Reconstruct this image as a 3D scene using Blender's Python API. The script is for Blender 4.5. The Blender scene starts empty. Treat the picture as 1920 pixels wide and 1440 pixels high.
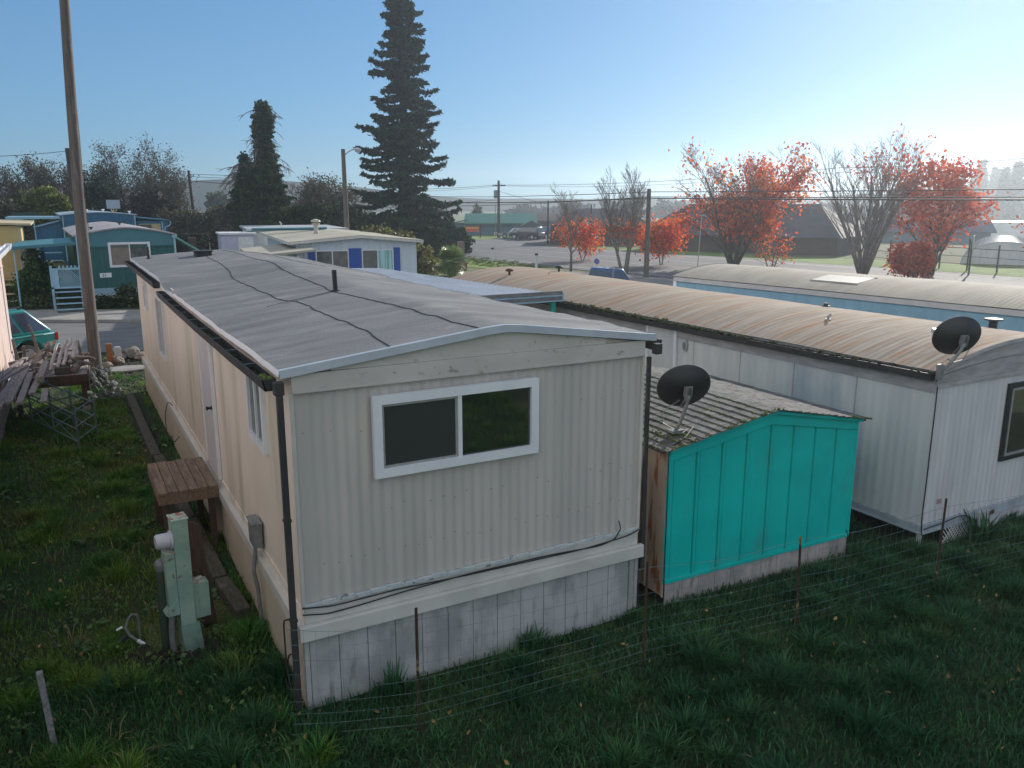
import bpy, bmesh, math, random
import numpy as np
from mathutils import Vector, Matrix, noise
R = math.radians
C = bpy.context.scene.collection
sc = bpy.context.scene
random.seed(7)

# ---------------------------------------------------------------- materials
def _col(c):
    return (c[0], c[1], c[2], 1.0)
_mats = {}
def mat(name, c, c2=None, rough=0.7, metal=0.0, scale=3.0, stretch=(1, 1, 1), lo=0.35, hi=0.65, detail=6.0,
        bump=0.0, bscale=30.0, bstretch=(1, 1, 1), bdist=0.01, c3=None, s3=1.0, st3=(1, 1, 1), lo3=0.6, hi3=0.72,
        spec=0.5, trans=0.0, coat=0.0, isl=0.0, subs=0.0, f3=1.0):
    """Principled surface: base colour c noised towards c2, patches of c3 with an outline of their own, bump."""
    if name in _mats:
        return _mats[name]
    m = bpy.data.materials.new(name); m.use_nodes = True
    nt = m.node_tree; N = nt.nodes; L = nt.links
    p = N['Principled BSDF']
    p.inputs['Roughness'].default_value = rough
    p.inputs['Metallic'].default_value = metal
    p.inputs['Specular IOR Level'].default_value = spec
    p.inputs['Transmission Weight'].default_value = trans
    p.inputs['Coat Weight'].default_value = coat
    tc = N.new('ShaderNodeTexCoord')
    def noise_node(sc_, st, det=6.0):
        mp = N.new('ShaderNodeMapping'); mp.inputs['Scale'].default_value = st
        L.new(tc.outputs['Object'], mp.inputs['Vector'])
        n = N.new('ShaderNodeTexNoise'); n.inputs['Scale'].default_value = sc_; n.inputs['Detail'].default_value = det
        n.inputs['Roughness'].default_value = 0.6
        L.new(mp.outputs[0], n.inputs['Vector'])
        return n.outputs['Fac']
    def ramp(fac, a, b):
        r = N.new('ShaderNodeMapRange'); r.inputs['From Min'].default_value = a; r.inputs['From Max'].default_value = b
        r.interpolation_type = 'SMOOTHSTEP'
        L.new(fac, r.inputs['Value']); return r.outputs[0]
    def mix(fac, A, B):
        x = N.new('ShaderNodeMix'); x.data_type = 'RGBA'
        if fac is None: x.inputs['Factor'].default_value = 0.5
        elif isinstance(fac, float): x.inputs['Factor'].default_value = fac
        else: L.new(fac, x.inputs['Factor'])
        for i, v in ((6, A), (7, B)):
            if isinstance(v, tuple): x.inputs[i].default_value = v
            else: L.new(v, x.inputs[i])
        return x.outputs[2]
    cur = _col(c)
    if c2 is not None:
        cur = mix(ramp(noise_node(scale, stretch, detail), lo, hi), cur, _col(c2))
    if c3 is not None:
        f = ramp(noise_node(s3, st3, 8.0), lo3, hi3)
        if f3 < 1:
            q = N.new('ShaderNodeMath'); q.operation = 'MULTIPLY'; q.inputs[1].default_value = f3; L.new(f, q.inputs[0]); f = q.outputs[0]
        cur = mix(f, cur, _col(c3))
    if isl > 0:
        g = N.new('ShaderNodeNewGeometry')
        h = N.new('ShaderNodeHueSaturation')
        r = N.new('ShaderNodeMapRange'); r.inputs['To Min'].default_value = 1 - isl; r.inputs['To Max'].default_value = 1 + isl
        L.new(g.outputs['Random Per Island'], r.inputs['Value']); L.new(r.outputs[0], h.inputs['Value'])
        if isinstance(cur, tuple): h.inputs['Color'].default_value = cur
        else: L.new(cur, h.inputs['Color'])
        cur = h.outputs[0]
    if isinstance(cur, tuple): p.inputs['Base Color'].default_value = cur
    else: L.new(cur, p.inputs['Base Color'])
    if bump > 0:
        b = N.new('ShaderNodeBump'); b.inputs['Strength'].default_value = bump; b.inputs['Distance'].default_value = bdist
        L.new(noise_node(bscale, bstretch, 5.0), b.inputs['Height']); L.new(b.outputs[0], p.inputs['Normal'])
    if subs > 0:                                   # thin leaves let light through
        t = N.new('ShaderNodeBsdfTranslucent'); ms = N.new('ShaderNodeMixShader'); ms.inputs[0].default_value = subs
        if isinstance(cur, tuple): t.inputs['Color'].default_value = cur
        else: L.new(cur, t.inputs['Color'])
        out = N['Material Output']
        L.new(p.outputs[0], ms.inputs[1]); L.new(t.outputs[0], ms.inputs[2]); L.new(ms.outputs[0], out.inputs['Surface'])
    _mats[name] = m
    return m

# ---------------------------------------------------------------- mesh builder
class MB:
    def __init__(s): s.v = []; s.f = []
    def add(s, vs, fs):
        o = len(s.v); s.v += [tuple(p) for p in vs]; s.f += [tuple(i + o for i in f) for f in fs]; return s
    def box(s, x0, x1, y0, y1, z0, z1):
        return s.add([(x0,y0,z0),(x1,y0,z0),(x1,y1,z0),(x0,y1,z0),(x0,y0,z1),(x1,y0,z1),(x1,y1,z1),(x0,y1,z1)],
                     [(0,3,2,1),(4,5,6,7),(0,1,5,4),(1,2,6,5),(2,3,7,6),(3,0,4,7)])
    def obox(s, o, u, v, w):
        """box from corner o along the three edge vectors"""
        o, u, v, w = map(Vector, (o, u, v, w))
        P = [o, o+u, o+u+v, o+v, o+w, o+u+w, o+u+v+w, o+v+w]
        fs = [(0,3,2,1),(4,5,6,7),(0,1,5,4),(1,2,6,5),(2,3,7,6),(3,0,4,7)]
        if u.cross(v).dot(w) < 0: fs = [f[::-1] for f in fs]
        return s.add(P, fs)
    def tube(s, pts, r, n=8, cap=True):
        pts = [Vector(p) for p in pts]
        rs = r if isinstance(r, (list, tuple)) else [r] * len(pts)
        vs = []; fs = []
        prev = None
        for i, p in enumerate(pts):
            a = pts[max(i-1, 0)]; b = pts[min(i+1, len(pts)-1)]
            t = (b - a)
            t = t.normalized() if t.length > 1e-9 else Vector((0,0,1))
            if prev is None:
                up = Vector((0,0,1)) if abs(t.z) < .9 else Vector((1,0,0))
                e = t.cross(up).normalized()
            else:
                e = (prev - t * prev.dot(t))
                e = e.normalized() if e.length > 1e-6 else t.orthogonal().normalized()
            prev = e; g = t.cross(e)
            for k in range(n):
                A = 2 * math.pi * k / n
                vs.append(p + (e * math.cos(A) + g * math.sin(A)) * rs[i])
        for i in range(len(pts) - 1):
            for k in range(n):
                k2 = (k + 1) % n
                fs.append((i*n+k, i*n+k2, (i+1)*n+k2, (i+1)*n+k))
        if cap:
            fs.append(tuple(range(n))[::-1]); fs.append(tuple((len(pts)-1)*n + k for k in range(n)))
        return s.add(vs, fs)
    def lathe(s, prof, n=20, c=(0,0,0)):
        vs = []; fs = []
        for (r, z) in prof:
            for k in range(n):
                A = 2*math.pi*k/n; vs.append((c[0]+r*math.cos(A), c[1]+r*math.sin(A), c[2]+z))
        for i in range(len(prof)-1):
            for k in range(n):
                k2 = (k+1) % n
                fs.append((i*n+k, i*n+k2, (i+1)*n+k2, (i+1)*n+k))
        fs.append(tuple(range(n))[::-1]); fs.append(tuple((len(prof)-1)*n+k for k in range(n)))
        return s.add(vs, fs)
    def grid(s, P):
        """P: rows of points, a sheet"""
        h = len(P); w = len(P[0])
        return s.add([p for r in P for p in r],
                     [(i*w+j, i*w+j+1, (i+1)*w+j+1, (i+1)*w+j) for i in range(h-1) for j in range(w-1)])
    def prism(s, poly, a, b, axis='y'):
        """polygon in the plane across the axis, extruded from a to b"""
        n = len(poly)
        if axis == 'y': f = lambda p, t: (p[0], t, p[1])
        elif axis == 'x': f = lambda p, t: (t, p[0], p[1])
        else: f = lambda p, t: (p[0], p[1], t)
        vs = [f(p, a) for p in poly] + [f(p, b) for p in poly]
        return s.add(vs, [tuple(range(n)), tuple(range(2*n-1, n-1, -1))] + [(i, i+n, (i+1) % n+n, (i+1) % n) for i in range(n)])
    def build(s, name, m, parent=None, smooth=False, bevel=0.0, loc=None, fix=True):
        me = bpy.data.meshes.new(name); me.from_pydata(s.v, [], s.f); me.update()
        if fix:
            bm = bmesh.new(); bm.from_mesh(me); bmesh.ops.recalc_face_normals(bm, faces=bm.faces)
            bm.to_mesh(me); bm.free()
        me.materials.append(m)
        if smooth:
            me.polygons.foreach_set('use_smooth', [True]*len(me.polygons))
            if smooth != 'all':
                me.set_sharp_from_angle(angle=R(35))
        o = bpy.data.objects.new(name, me); C.objects.link(o)
        if parent is not None: o.parent = parent
        if loc is not None: o.location = loc
        if bevel > 0:
            b = o.modifiers.new('b', 'BEVEL'); b.width = bevel; b.segments = 2; b.limit_method = 'ANGLE'; b.angle_limit = R(40)
        return o

def tag(o, label=None, cat=None, group=None, kind=None):
    if label: o['label'] = label
    if cat: o['category'] = cat
    if group: o['group'] = group
    if kind: o['kind'] = kind
    return o
def thing(name, label, cat, loc=(0,0,0), rz=0.0, group=None):
    o = bpy.data.objects.new(name, None); C.objects.link(o); o.empty_display_size = .2
    o.location = loc; o.rotation_euler = (0, 0, rz)
    return tag(o, label, cat, group)
def copy_tree(o, parent=None):
    c = o.copy(); C.objects.link(c); c.parent = parent
    for ch in [x for x in bpy.data.objects if x.parent == o]: copy_tree(ch, c)
    return c
def npmesh(name, V, F, m, parent=None, smooth=False):
    """V (n,3), F (k,3|4) numpy; linked as one object"""
    me = bpy.data.meshes.new(name)
    V = np.asarray(V, dtype=np.float32); F = np.asarray(F, dtype=np.int32)
    me.vertices.add(len(V)); me.vertices.foreach_set('co', V.ravel())
    k = F.shape[1]
    me.loops.add(F.size); me.loops.foreach_set('vertex_index', F.ravel())
    me.polygons.add(len(F)); me.polygons.foreach_set('loop_start', np.arange(0, F.size, k, dtype=np.int32))
    me.update(calc_edges=True); me.validate()
    me.materials.append(m)
    o = bpy.data.objects.new(name, me); C.objects.link(o)
    if parent is not None: o.parent = parent
    return o

# ---------------------------------------------------------------- foliage
rng = np.random.default_rng(11)
def leaf_mesh(name, P, size, m, parent=None, flat=0.0, aspect=1.6, jit=0.4, updir=None):
    """one diamond-shaped leaf at each point, turned at random"""
    n = len(P); P = np.asarray(P, float)
    a = rng.normal(size=(n, 3))
    if flat > 0: a[:, 2] *= (1 - flat)
    if updir is not None: a = a * 0.6 + np.asarray(updir)
    a /= np.linalg.norm(a, axis=1, keepdims=True) + 1e-9
    b = rng.normal(size=(n, 3))
    if flat > 0: b[:, 2] *= (1 - flat)
    b -= a * (a * b).sum(1, keepdims=True); b /= np.linalg.norm(b, axis=1, keepdims=True) + 1e-9
    s = size * (1 + jit * rng.uniform(-1, 1, (n, 1)))
    c = np.cross(a, b)
    V = np.stack([P - a*s*aspect/2, P + b*s/2 + c*s*.12, P + a*s*aspect/2, P - b*s/2 + c*s*.12], 1).reshape(-1, 3)
    F = np.arange(4*n).reshape(n, 4)
    return npmesh(name, V, F, m, parent)

def grow0(base, height, spread, seed, n_main=7, levels=3, start=.12, r0=.16, up=.75, twig=.4, nsub=5, sides=5, droop=0.0, lean=(0,0), multi=1, wob=.12):
    """a bare tree: list of (points, radii) limbs and a list of twig end points"""
    rd = random.Random(seed); limbs = []; ends = []
    def branch(p, d, length, r, lev):
        n = 5 if lev < 2 else 3
        pts = [Vector(p)]; rs = [r]
        d = Vector(d).normalized()
        for i in range(n):
            d = (d + Vector((rd.uniform(-1,1), rd.uniform(-1,1), rd.uniform(-.6,.9) - droop*lev)) * wob * (1 + lev*.4)).normalized()
            pts.append(pts[-1] + d * length / n); rs.append(max(r * (1 - (i+1)/n*.72), .006))
        limbs.append((pts, rs, lev))
        if lev >= levels:
            ends.extend([pts[-1], pts[-2], pts[len(pts)//2]]); return
        k = nsub if lev > 0 else n_main
        for j in range(k):
            t = (start if lev == 0 else .25) + (1 - (start if lev == 0 else .25)) * (j + rd.random()) / k
            q = t * n; i = min(int(q), n-1); pp = pts[i].lerp(pts[i+1], q - i); dd = (pts[i+1]-pts[i]).normalized()
            A = rd.uniform(0, 2*math.pi) if lev else 2.4*j + rd.uniform(-.5,.5)
            side = Vector((math.cos(A), math.sin(A), 0))
            w = spread if lev == 0 else .75
            nd = (dd * up + side * w * rd.uniform(.7,1.15) + Vector((0,0,.15-droop))).normalized()
            rl = length * (.62 if lev else .6) * (1 - t*.45) * rd.uniform(.75, 1.15)
            branch(pp, nd, rl, max(rs[i] * (.42 if lev == 0 else .5), .007), lev + 1)
    for k in range(multi):
        A = 2*math.pi*k/multi + rd.random()
        d = Vector((lean[0], lean[1], 1)) if multi == 1 else Vector((math.cos(A)*.33 + lean[0], math.sin(A)*.33 + lean[1], 1))
        off = Vector((math.cos(A)*.12, math.sin(A)*.12, 0)) if multi > 1 else Vector((0,0,0))
        branch(Vector(base) + off, d, height * (1 if multi == 1 else rd.uniform(.8, 1.0)), r0 if multi == 1 else r0*.6, 0)
    return limbs, ends
def grow(base, height, spread, seed, fit=None, **kw):
    limbs, ends = grow0(base, height, spread, seed, **kw)
    if fit:
        b = Vector(base); A = [p for l in limbs for p in l[0]]
        zs = sorted(p.z - b.z for p in A); rs = sorted(math.hypot(p.x-b.x, p.y-b.y) for p in A)
        kz = fit[0]/zs[-3]; kr = fit[1]/rs[int(len(rs)*.985)]
        f = lambda p: Vector((b.x + (p.x-b.x)*kr, b.y + (p.y-b.y)*kr, b.z + (p.z-b.z)*kz))
        limbs = [([f(p) for p in l[0]], l[1], l[2]) for l in limbs]; ends = [f(e) for e in ends]
    return limbs, ends
def limb_mb(limbs, lo=0, hi=9, rmul=1.0):
    mb = MB()
    for pts, rs, lev in limbs:
        if lo <= lev <= hi: mb.tube(pts, [x*rmul for x in rs], 7 if lev == 0 else (5 if lev == 1 else 3), cap=lev < 2)
    return mb
def scatter_ellipsoids(blobs, n):
    """points through the volume of a few ellipsoids, denser towards the skin"""
    w = np.array([b[3]*b[4]*b[5] for b in blobs]); w = w / w.sum()
    out = []
    for b, ww in zip(blobs, w):
        k = max(int(n*ww), 8); d = rng.normal(size=(k, 3)); d /= np.linalg.norm(d, axis=1, keepdims=True)
        r = rng.uniform(.25, 1, (k, 1)) ** .45
        lump = 1 + .22*np.sin(d[:, :1]*7+b[0]) * np.cos(d[:, 1:2]*6+b[1]) + .15*np.sin(d[:, 2:]*9)
        p = d*r*lump*np.array(b[3:6]) + np.array(b[:3])
        out.append(p)
    return np.concatenate(out)
def clumps(P, n_each, rad):
    P = np.asarray([tuple(p) for p in P], float)
    Q = np.repeat(P, n_each, 0); return Q + rng.normal(size=Q.shape) * rad

# ---------------------------------------------------------------- materials in use
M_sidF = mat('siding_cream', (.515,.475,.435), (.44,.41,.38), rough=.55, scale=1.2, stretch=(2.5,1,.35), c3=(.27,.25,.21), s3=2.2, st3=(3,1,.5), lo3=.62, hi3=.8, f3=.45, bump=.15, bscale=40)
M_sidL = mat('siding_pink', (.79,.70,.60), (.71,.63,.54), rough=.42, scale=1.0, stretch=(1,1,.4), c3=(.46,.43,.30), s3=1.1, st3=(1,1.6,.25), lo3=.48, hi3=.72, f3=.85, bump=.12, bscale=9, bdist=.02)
M_trimw = mat('trim_white', (.60,.585,.54), (.50,.49,.45), rough=.5, scale=2, c3=(.22,.22,.17), s3=6, st3=(1,1,2), lo3=.66, hi3=.8, f3=.6, bump=.1)
M_fasc = mat('fascia_metal', (.40,.44,.48), (.34,.375,.41), rough=.4, scale=3)
M_gable = mat('gable_board', (.54,.505,.465), (.47,.44,.40), rough=.6, scale=1.5, stretch=(1,1,2), c3=(.13,.13,.11), s3=9, st3=(1,1,1.5), lo3=.6, hi3=.72, f3=.7, bump=.15)
M_skirt = mat('skirt_weathered', (.44,.45,.44), (.29,.30,.295), rough=.8, scale=2.3, stretch=(1,1,.6), lo=.4, hi=.62, c3=(.10,.11,.095), s3=3.5, st3=(2.2,1,.55), lo3=.55, hi3=.72, f3=.55, bump=.25)
M_skirtL = mat('skirt_side', (.56,.48,.36), (.47,.42,.33), rough=.7, scale=1.6, c3=(.25,.25,.13), s3=3, st3=(1,1,.5), lo3=.62, hi3=.8, f3=.7)
M_memb = mat('roof_membrane', (.165,.170,.176), (.112,.116,.122), rough=.85, scale=1.3, stretch=(.5,2.6,1), lo=.35, hi=.7, c3=(.30,.295,.28), s3=1.6, st3=(.8,1.6,1), lo3=.5, hi3=.75, f3=.55, bump=.9, bscale=75, bdist=.012)
M_tar = mat('tar_seam', (.045,.045,.05), (.03,.03,.035), rough=.9, scale=20)
M_gut = mat('gutter_dark', (.032,.034,.038), (.05,.048,.045), rough=.6, spec=.25, scale=5, c3=(.12,.12,.10), s3=9, lo3=.66, hi3=.8, f3=.5)
M_moss = mat('moss', (.035,.06,.012), (.10,.13,.02), rough=.95, scale=18, bump=.9, bscale=60, isl=.3)
M_mossd = mat('moss_dark', (.014,.02,.008), (.05,.062,.015), rough=.95, scale=14, bump=.9, bscale=50, isl=.3)
M_vinyl = mat('vinyl_white', (.74,.755,.78), (.68,.70,.73), rough=.35, scale=4)
M_glass = mat('window_glass', (.012,.016,.014), rough=.03, spec=1.0, coat=1.0, bump=.04, bscale=2.5)
M_glassl = mat('window_glass_blinds', (.10,.115,.11), (.05,.06,.06), rough=.12, scale=3, spec=.8)
M_screen = mat('insect_screen', (.035,.04,.038), rough=.55, spec=.25)
M_alu = mat('aluminium', (.42,.42,.42), (.34,.34,.33), rough=.4, metal=.4, scale=6)
M_black = mat('black_plastic', (.012,.012,.013), rough=.45)
M_cable = mat('cable_black', (.01,.01,.01), rough=.6)
M_door = mat('door_paint', (.58,.56,.58), (.52,.50,.52), rough=.4, scale=2)
M_deck = mat('deck_wood', (.26,.185,.13), (.13,.09,.06), rough=.85, scale=3, stretch=(9,1,9), lo=.3, hi=.7, c3=(.30,.25,.20), s3=4, st3=(5,1,1), lo3=.55, hi3=.75, f3=.6, bump=.5, bscale=14, bstretch=(9,1,9))
M_wood = mat('wood_grey', (.36,.34,.335), (.18,.165,.16), rough=.85, scale=5, stretch=(6,1,6), lo=.3, hi=.7, bump=.5, bscale=16, bstretch=(8,1,8), isl=.25)
M_drift = mat('driftwood', (.22,.19,.17), (.09,.075,.065), rough=.85, scale=5, stretch=(1,1,1), lo=.35, hi=.7, bump=.5, bscale=20, isl=.3)
M_driftw = mat('driftwood_pale', (.52,.50,.53), (.36,.32,.33), rough=.8, scale=6, bump=.4, bscale=20)
M_timb = mat('timber_edging', (.10,.088,.07), (.05,.05,.035), rough=.9, scale=5, stretch=(5,1,5), c3=(.2,.18,.15), s3=6, lo3=.6, hi3=.75, f3=.6, bump=.5, bscale=20)
M_dkwood = mat('post_brown', (.10,.062,.042), (.06,.04,.03), rough=.9, scale=5, stretch=(6,6,1), bump=.5, bscale=20, bstretch=(6,6,1))
M_orpost = mat('post_orange', (.42,.17,.06), (.30,.11,.04), rough=.8, scale=6, stretch=(5,5,1))
M_mint = mat('mint_paint', (.29,.42,.36), (.20,.32,.27), rough=.55, scale=3, c3=(.13,.075,.04), s3=11, lo3=.60, hi3=.66, f3=.8, bump=.1)
M_mintp = mat('mint_peeling', (.36,.47,.40), (.33,.11,.09), rough=.7, scale=14, lo=.5, hi=.58)
M_meter = mat('meter_grey', (.50,.52,.56), (.42,.44,.48), rough=.3, scale=3)
M_conduit = mat('conduit_grey', (.20,.21,.21), (.14,.15,.15), rough=.5, scale=9)
M_scaf = mat('scaffold_paint', (.11,.17,.18), (.07,.11,.13), rough=.6, scale=5, c3=(.20,.085,.045), s3=7, lo3=.6, hi3=.66, f3=.9)
M_teal = mat('shed_teal', (.003,.50,.45), (.003,.43,.395), rough=.6, spec=.12, scale=1.4, c3=(.06,.25,.22), s3=2.2, st3=(1,1,.5), lo3=.52, hi3=.75, f3=.55, bump=.12, bscale=6, bdist=.02)
M_tealp = mat('post_teal', (.012,.36,.27), (.012,.32,.25), rough=.5, scale=2)
M_shrust = mat('shed_rust', (.44,.345,.27), (.36,.27,.20), rough=.6, scale=1.2, c3=(.23,.085,.022), s3=2.6, st3=(1,3,.7), lo3=.5, hi3=.62, f3=.95, bump=.1)
M_shing = mat('shingle', (.15,.145,.14), (.09,.09,.088), rough=.95, scale=9, isl=.28, c3=(.11,.12,.035), s3=3.5, lo3=.55, hi3=.7, f3=.6, bump=.6, bscale=90)
M_whside = mat('white_siding_side', (.62,.635,.62), (.52,.545,.55), rough=.5, scale=1.0, stretch=(1,3,.4), c3=(.20,.30,.40), s3=.55, st3=(1,1.3,.8), lo3=.5, hi3=.75, f3=.55, bump=.1)
M_whend = mat('white_siding_end', (.62,.62,.635), (.52,.52,.54), rough=.5, scale=1.2, stretch=(3,1,.4), c3=(.36,.34,.34), s3=1.4, st3=(4,1,.5), lo3=.55, hi3=.8, f3=.5, bump=.1)
M_whtrim = mat('white_trim_grimy', (.42,.41,.42), (.30,.285,.29), rough=.6, scale=2.5, stretch=(1,1,5), bump=.1)
M_whroof = mat('roof_rusty_metal', (.40,.345,.28), (.27,.22,.175), rough=.9, spec=.12, metal=.0, scale=1.6, stretch=(.5,6.0,1), lo=.3, hi=.68, c3=(.33,.155,.065), s3=1.3, st3=(.5,6.5,1), lo3=.46, hi3=.68, f3=.75, bump=.3, bscale=12)
M_blroof = mat('roof_tan_metal', (.34,.305,.25), (.26,.235,.195), rough=.85, spec=.2, scale=1.2, stretch=(.5,2.4,1), c3=(.27,.215,.16), s3=1.1, st3=(.5,3,1), lo3=.5, hi3=.75, f3=.6)
M_bluew = mat('blue_siding', (.19,.36,.47), (.16,.31,.41), rough=.5, scale=2, stretch=(1,2,.4))
M_cport = mat('carport_metal', (.33,.37,.42), (.26,.29,.33), rough=.5, metal=.2, scale=1.5, stretch=(3,.4,1), c3=(.15,.16,.18), s3=2, st3=(4,.5,1), lo3=.55, hi3=.7, f3=.6)
M_cfas = mat('carport_fascia', (.13,.13,.14), (.2,.2,.21), rough=.6, scale=4)
M_rust = mat('rust', (.075,.038,.022), (.045,.025,.016), rough=.85, scale=15, c3=(.33,.25,.12), s3=5, lo3=.6, hi3=.66)
M_wire = mat('fence_wire', (.05,.11,.105), (.16,.22,.21), rough=.45, metal=.2, scale=4)
M_soil = mat('lawn_soil', (.016,.040,.012), (.024,.030,.014), rough=1, scale=.9, c3=(.07,.085,.012), s3=.5, lo3=.5, hi3=.7, f3=.7, bump=.8, bscale=12, bdist=.05)
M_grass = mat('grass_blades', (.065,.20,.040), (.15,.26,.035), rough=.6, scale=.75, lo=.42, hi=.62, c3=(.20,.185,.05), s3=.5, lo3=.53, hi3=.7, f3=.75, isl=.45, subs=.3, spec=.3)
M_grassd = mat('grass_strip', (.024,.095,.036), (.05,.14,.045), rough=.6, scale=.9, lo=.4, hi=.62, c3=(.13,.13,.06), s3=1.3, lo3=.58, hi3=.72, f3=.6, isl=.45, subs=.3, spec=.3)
M_verge = mat('verge_grass', (.15,.24,.025), (.10,.15,.025), rough=.95, scale=.6, c3=(.15,.16,.05), s3=2, lo3=.55, hi3=.7, f3=.6, bump=.8, bscale=8, bdist=.08)
M_asph = mat('asphalt', (.085,.086,.093), (.065,.066,.072), rough=.85, scale=.35, c3=(.12,.12,.125), s3=.2, st3=(3,.4,1), lo3=.5, hi3=.7, f3=.6, bump=.3, bscale=90)
M_street = mat('street_asphalt', (.17,.168,.165), (.13,.128,.126), rough=.85, scale=.6, stretch=(1,2.5,1), c3=(.07,.07,.075), s3=.8, st3=(.3,2.5,1), lo3=.55, hi3=.75, f3=.6, bump=.4, bscale=80)
M_conc = mat('concrete', (.30,.29,.27), (.22,.215,.20), rough=.9, scale=1.5, c3=(.16,.155,.14), s3=3, lo3=.6, hi3=.75, f3=.5, bump=.3, bscale=40)
M_line = mat('road_paint', (.55,.55,.52), (.3,.3,.29), rough=.8, scale=1.2)
M_lawnfar = mat('ground_far', (.06,.085,.02), (.09,.08,.03), rough=1, scale=.05, c3=(.10,.13,.03), s3=.02, lo3=.45, hi3=.6, bump=.5, bscale=.8, bdist=.3)
M_pole = mat('pole_wood', (.13,.108,.092), (.08,.066,.057), rough=.85, scale=4, stretch=(7,7,.5), lo=.3, hi=.7, c3=(.27,.22,.185), s3=3, st3=(5,5,.4), lo3=.55, hi3=.7, f3=.6, bump=.5, bscale=12, bstretch=(9,9,.6))
M_poled = mat('pole_dark', (.055,.04,.035), (.035,.028,.026), rough=.9, scale=4, stretch=(6,6,.6))
M_barkp = mat('bark_pale', (.20,.17,.15), (.13,.11,.10), rough=.9, scale=5)
M_bark = mat('bark', (.10,.082,.068), (.055,.045,.038), rough=.9, scale=5, stretch=(3,3,.7))
M_barkd = mat('bark_dark', (.04,.032,.026), (.022,.018,.015), rough=.95, scale=5, stretch=(3,3,.7))
M_barkl = mat('bark_brown_twigs', (.17,.125,.10), (.11,.085,.07), rough=.9, scale=5)
M_needle = mat('needles', (.014,.038,.022), (.03,.06,.026), rough=.75, scale=.9, isl=.5, subs=.15, spec=.2)
M_ivy = mat('ivy_leaves', (.020,.042,.012), (.05,.075,.016), rough=.85, spec=.15, scale=.7, lo=.45, hi=.65, isl=.5, subs=.2)
M_shrub = mat('shrub_leaves', (.03,.055,.016), (.055,.08,.02), rough=.6, scale=.9, isl=.5, subs=.2)
M_shrubb = mat('shrub_brown', (.10,.085,.05), (.06,.065,.03), rough=.8, scale=.7, isl=.5, subs=.25)
M_yel = mat('shrub_yellowgreen', (.16,.19,.022), (.09,.12,.02), rough=.6, scale=.7, isl=.45, subs=.35)
M_brgrn = mat('bright_leaves', (.07,.17,.02), (.035,.09,.015), rough=.5, scale=3, isl=.4, subs=.35)
M_red = mat('leaves_red', (.62,.055,.010), (.78,.22,.010), rough=.55, scale=.55, lo=.4, hi=.6, c3=(.25,.03,.02), s3=1.2, lo3=.5, hi3=.65, isl=.4, subs=.55)
M_redp = mat('leaves_red_faded', (.52,.05,.018), (.64,.14,.02), rough=.6, scale=.6, isl=.35, subs=.55)
M_palm = mat('palm_fronds', (.12,.22,.045), (.26,.30,.12), rough=.35, scale=1.5, isl=.35, subs=.3)
M_grnw = mat('green_home_wall', (.012,.105,.10), (.010,.092,.088), rough=.55, scale=1.5, stretch=(3,3,.5))
M_grnb = mat('green_home_band', (.05,.19,.225), (.045,.17,.20), rough=.5, scale=2)
M_bluetr = mat('pale_blue_trim', (.30,.48,.60), (.24,.42,.52), rough=.5, scale=3)
M_grroof = mat('green_home_roof', (.36,.34,.34), (.27,.25,.26), rough=.7, scale=1, c3=(.22,.12,.13), s3=1.3, lo3=.5, hi3=.65, f3=.5)
M_dblue = mat('dark_blue_wall', (.015,.10,.20), (.02,.13,.23), rough=.5, scale=2, stretch=(3,3,.4))
M_dblue2 = mat('grey_blue_wall', (.035,.15,.23), (.03,.125,.2), rough=.5, scale=2, stretch=(3,3,.4))
M_yellow = mat('yellow_wall', (.60,.42,.17), (.55,.385,.155), rough=.6, scale=1.5)
M_yeltr = mat('cream_trim', (.55,.45,.26), (.45,.37,.22), rough=.6, scale=3)
M_pinkw = mat('pink_wall', (.60,.475,.435), (.54,.43,.395), rough=.55, scale=2)
M_whw = mat('pale_siding', (.52,.60,.66), (.46,.54,.60), rough=.5, scale=2, stretch=(4,4,.4))
M_shut = mat('blue_shutter', (.012,.075,.36), (.01,.065,.31), rough=.45, scale=3)
M_tanroof = mat('tan_flat_roof', (.40,.37,.29), (.32,.295,.235), rough=.8, scale=.8, c3=(.25,.23,.19), s3=2.2, lo3=.55, hi3=.7, f3=.5)
M_curtain = mat('curtain_teal', (.18,.42,.42), (.40,.60,.60), rough=.8, scale=12, stretch=(1,1,.03), lo=.45, hi=.55)
M_curt2 = mat('curtain_beige', (.25,.21,.17), (.2,.17,.14), rough=.8, scale=3)
M_greenmet = mat('barn_green_roof', (.035,.16,.11), (.04,.14,.10), rough=.5, scale=1, stretch=(2,2,.4))
M_barnb = mat('barn_blue_wall', (.035,.10,.15), (.04,.115,.16), rough=.6, scale=.6)
M_darkroof = mat('dark_roof', (.035,.033,.045), (.05,.045,.055), rough=.8, scale=.5)
M_greyroof = mat('grey_roof', (.085,.08,.078), (.065,.06,.06), rough=1, spec=.05, scale=.5)
M_brownw = mat('brown_wall', (.06,.045,.04), (.045,.035,.03), rough=.8, scale=.5)
M_redbarn = mat('red_barn', (.28,.05,.035), (.16,.035,.03), rough=.7, scale=1)
M_sign = mat('sign_orange', (.62,.13,.03), (.55,.10,.03), rough=.5, scale=3)
M_signy = mat('sign_yellow', (.65,.45,.05), rough=.5)
M_poly = mat('greenhouse_plastic', (.80,.82,.84), (.68,.71,.73), rough=.28, scale=1, stretch=(.4,3,1), spec=.8, subs=.45)
M_rubber = mat('tyre', (.018,.018,.018), rough=.8)
M_rim = mat('rim_silver', (.45,.45,.46), rough=.3, metal=.6)
M_ctea = mat('car_teal', (.010,.19,.185), rough=.28, coat=1, spec=.6)
M_cblu = mat('car_blue', (.01,.045,.14), rough=.28, coat=1)
M_cdk = mat('car_dark', (.010,.016,.020), rough=.28, coat=1)
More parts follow.
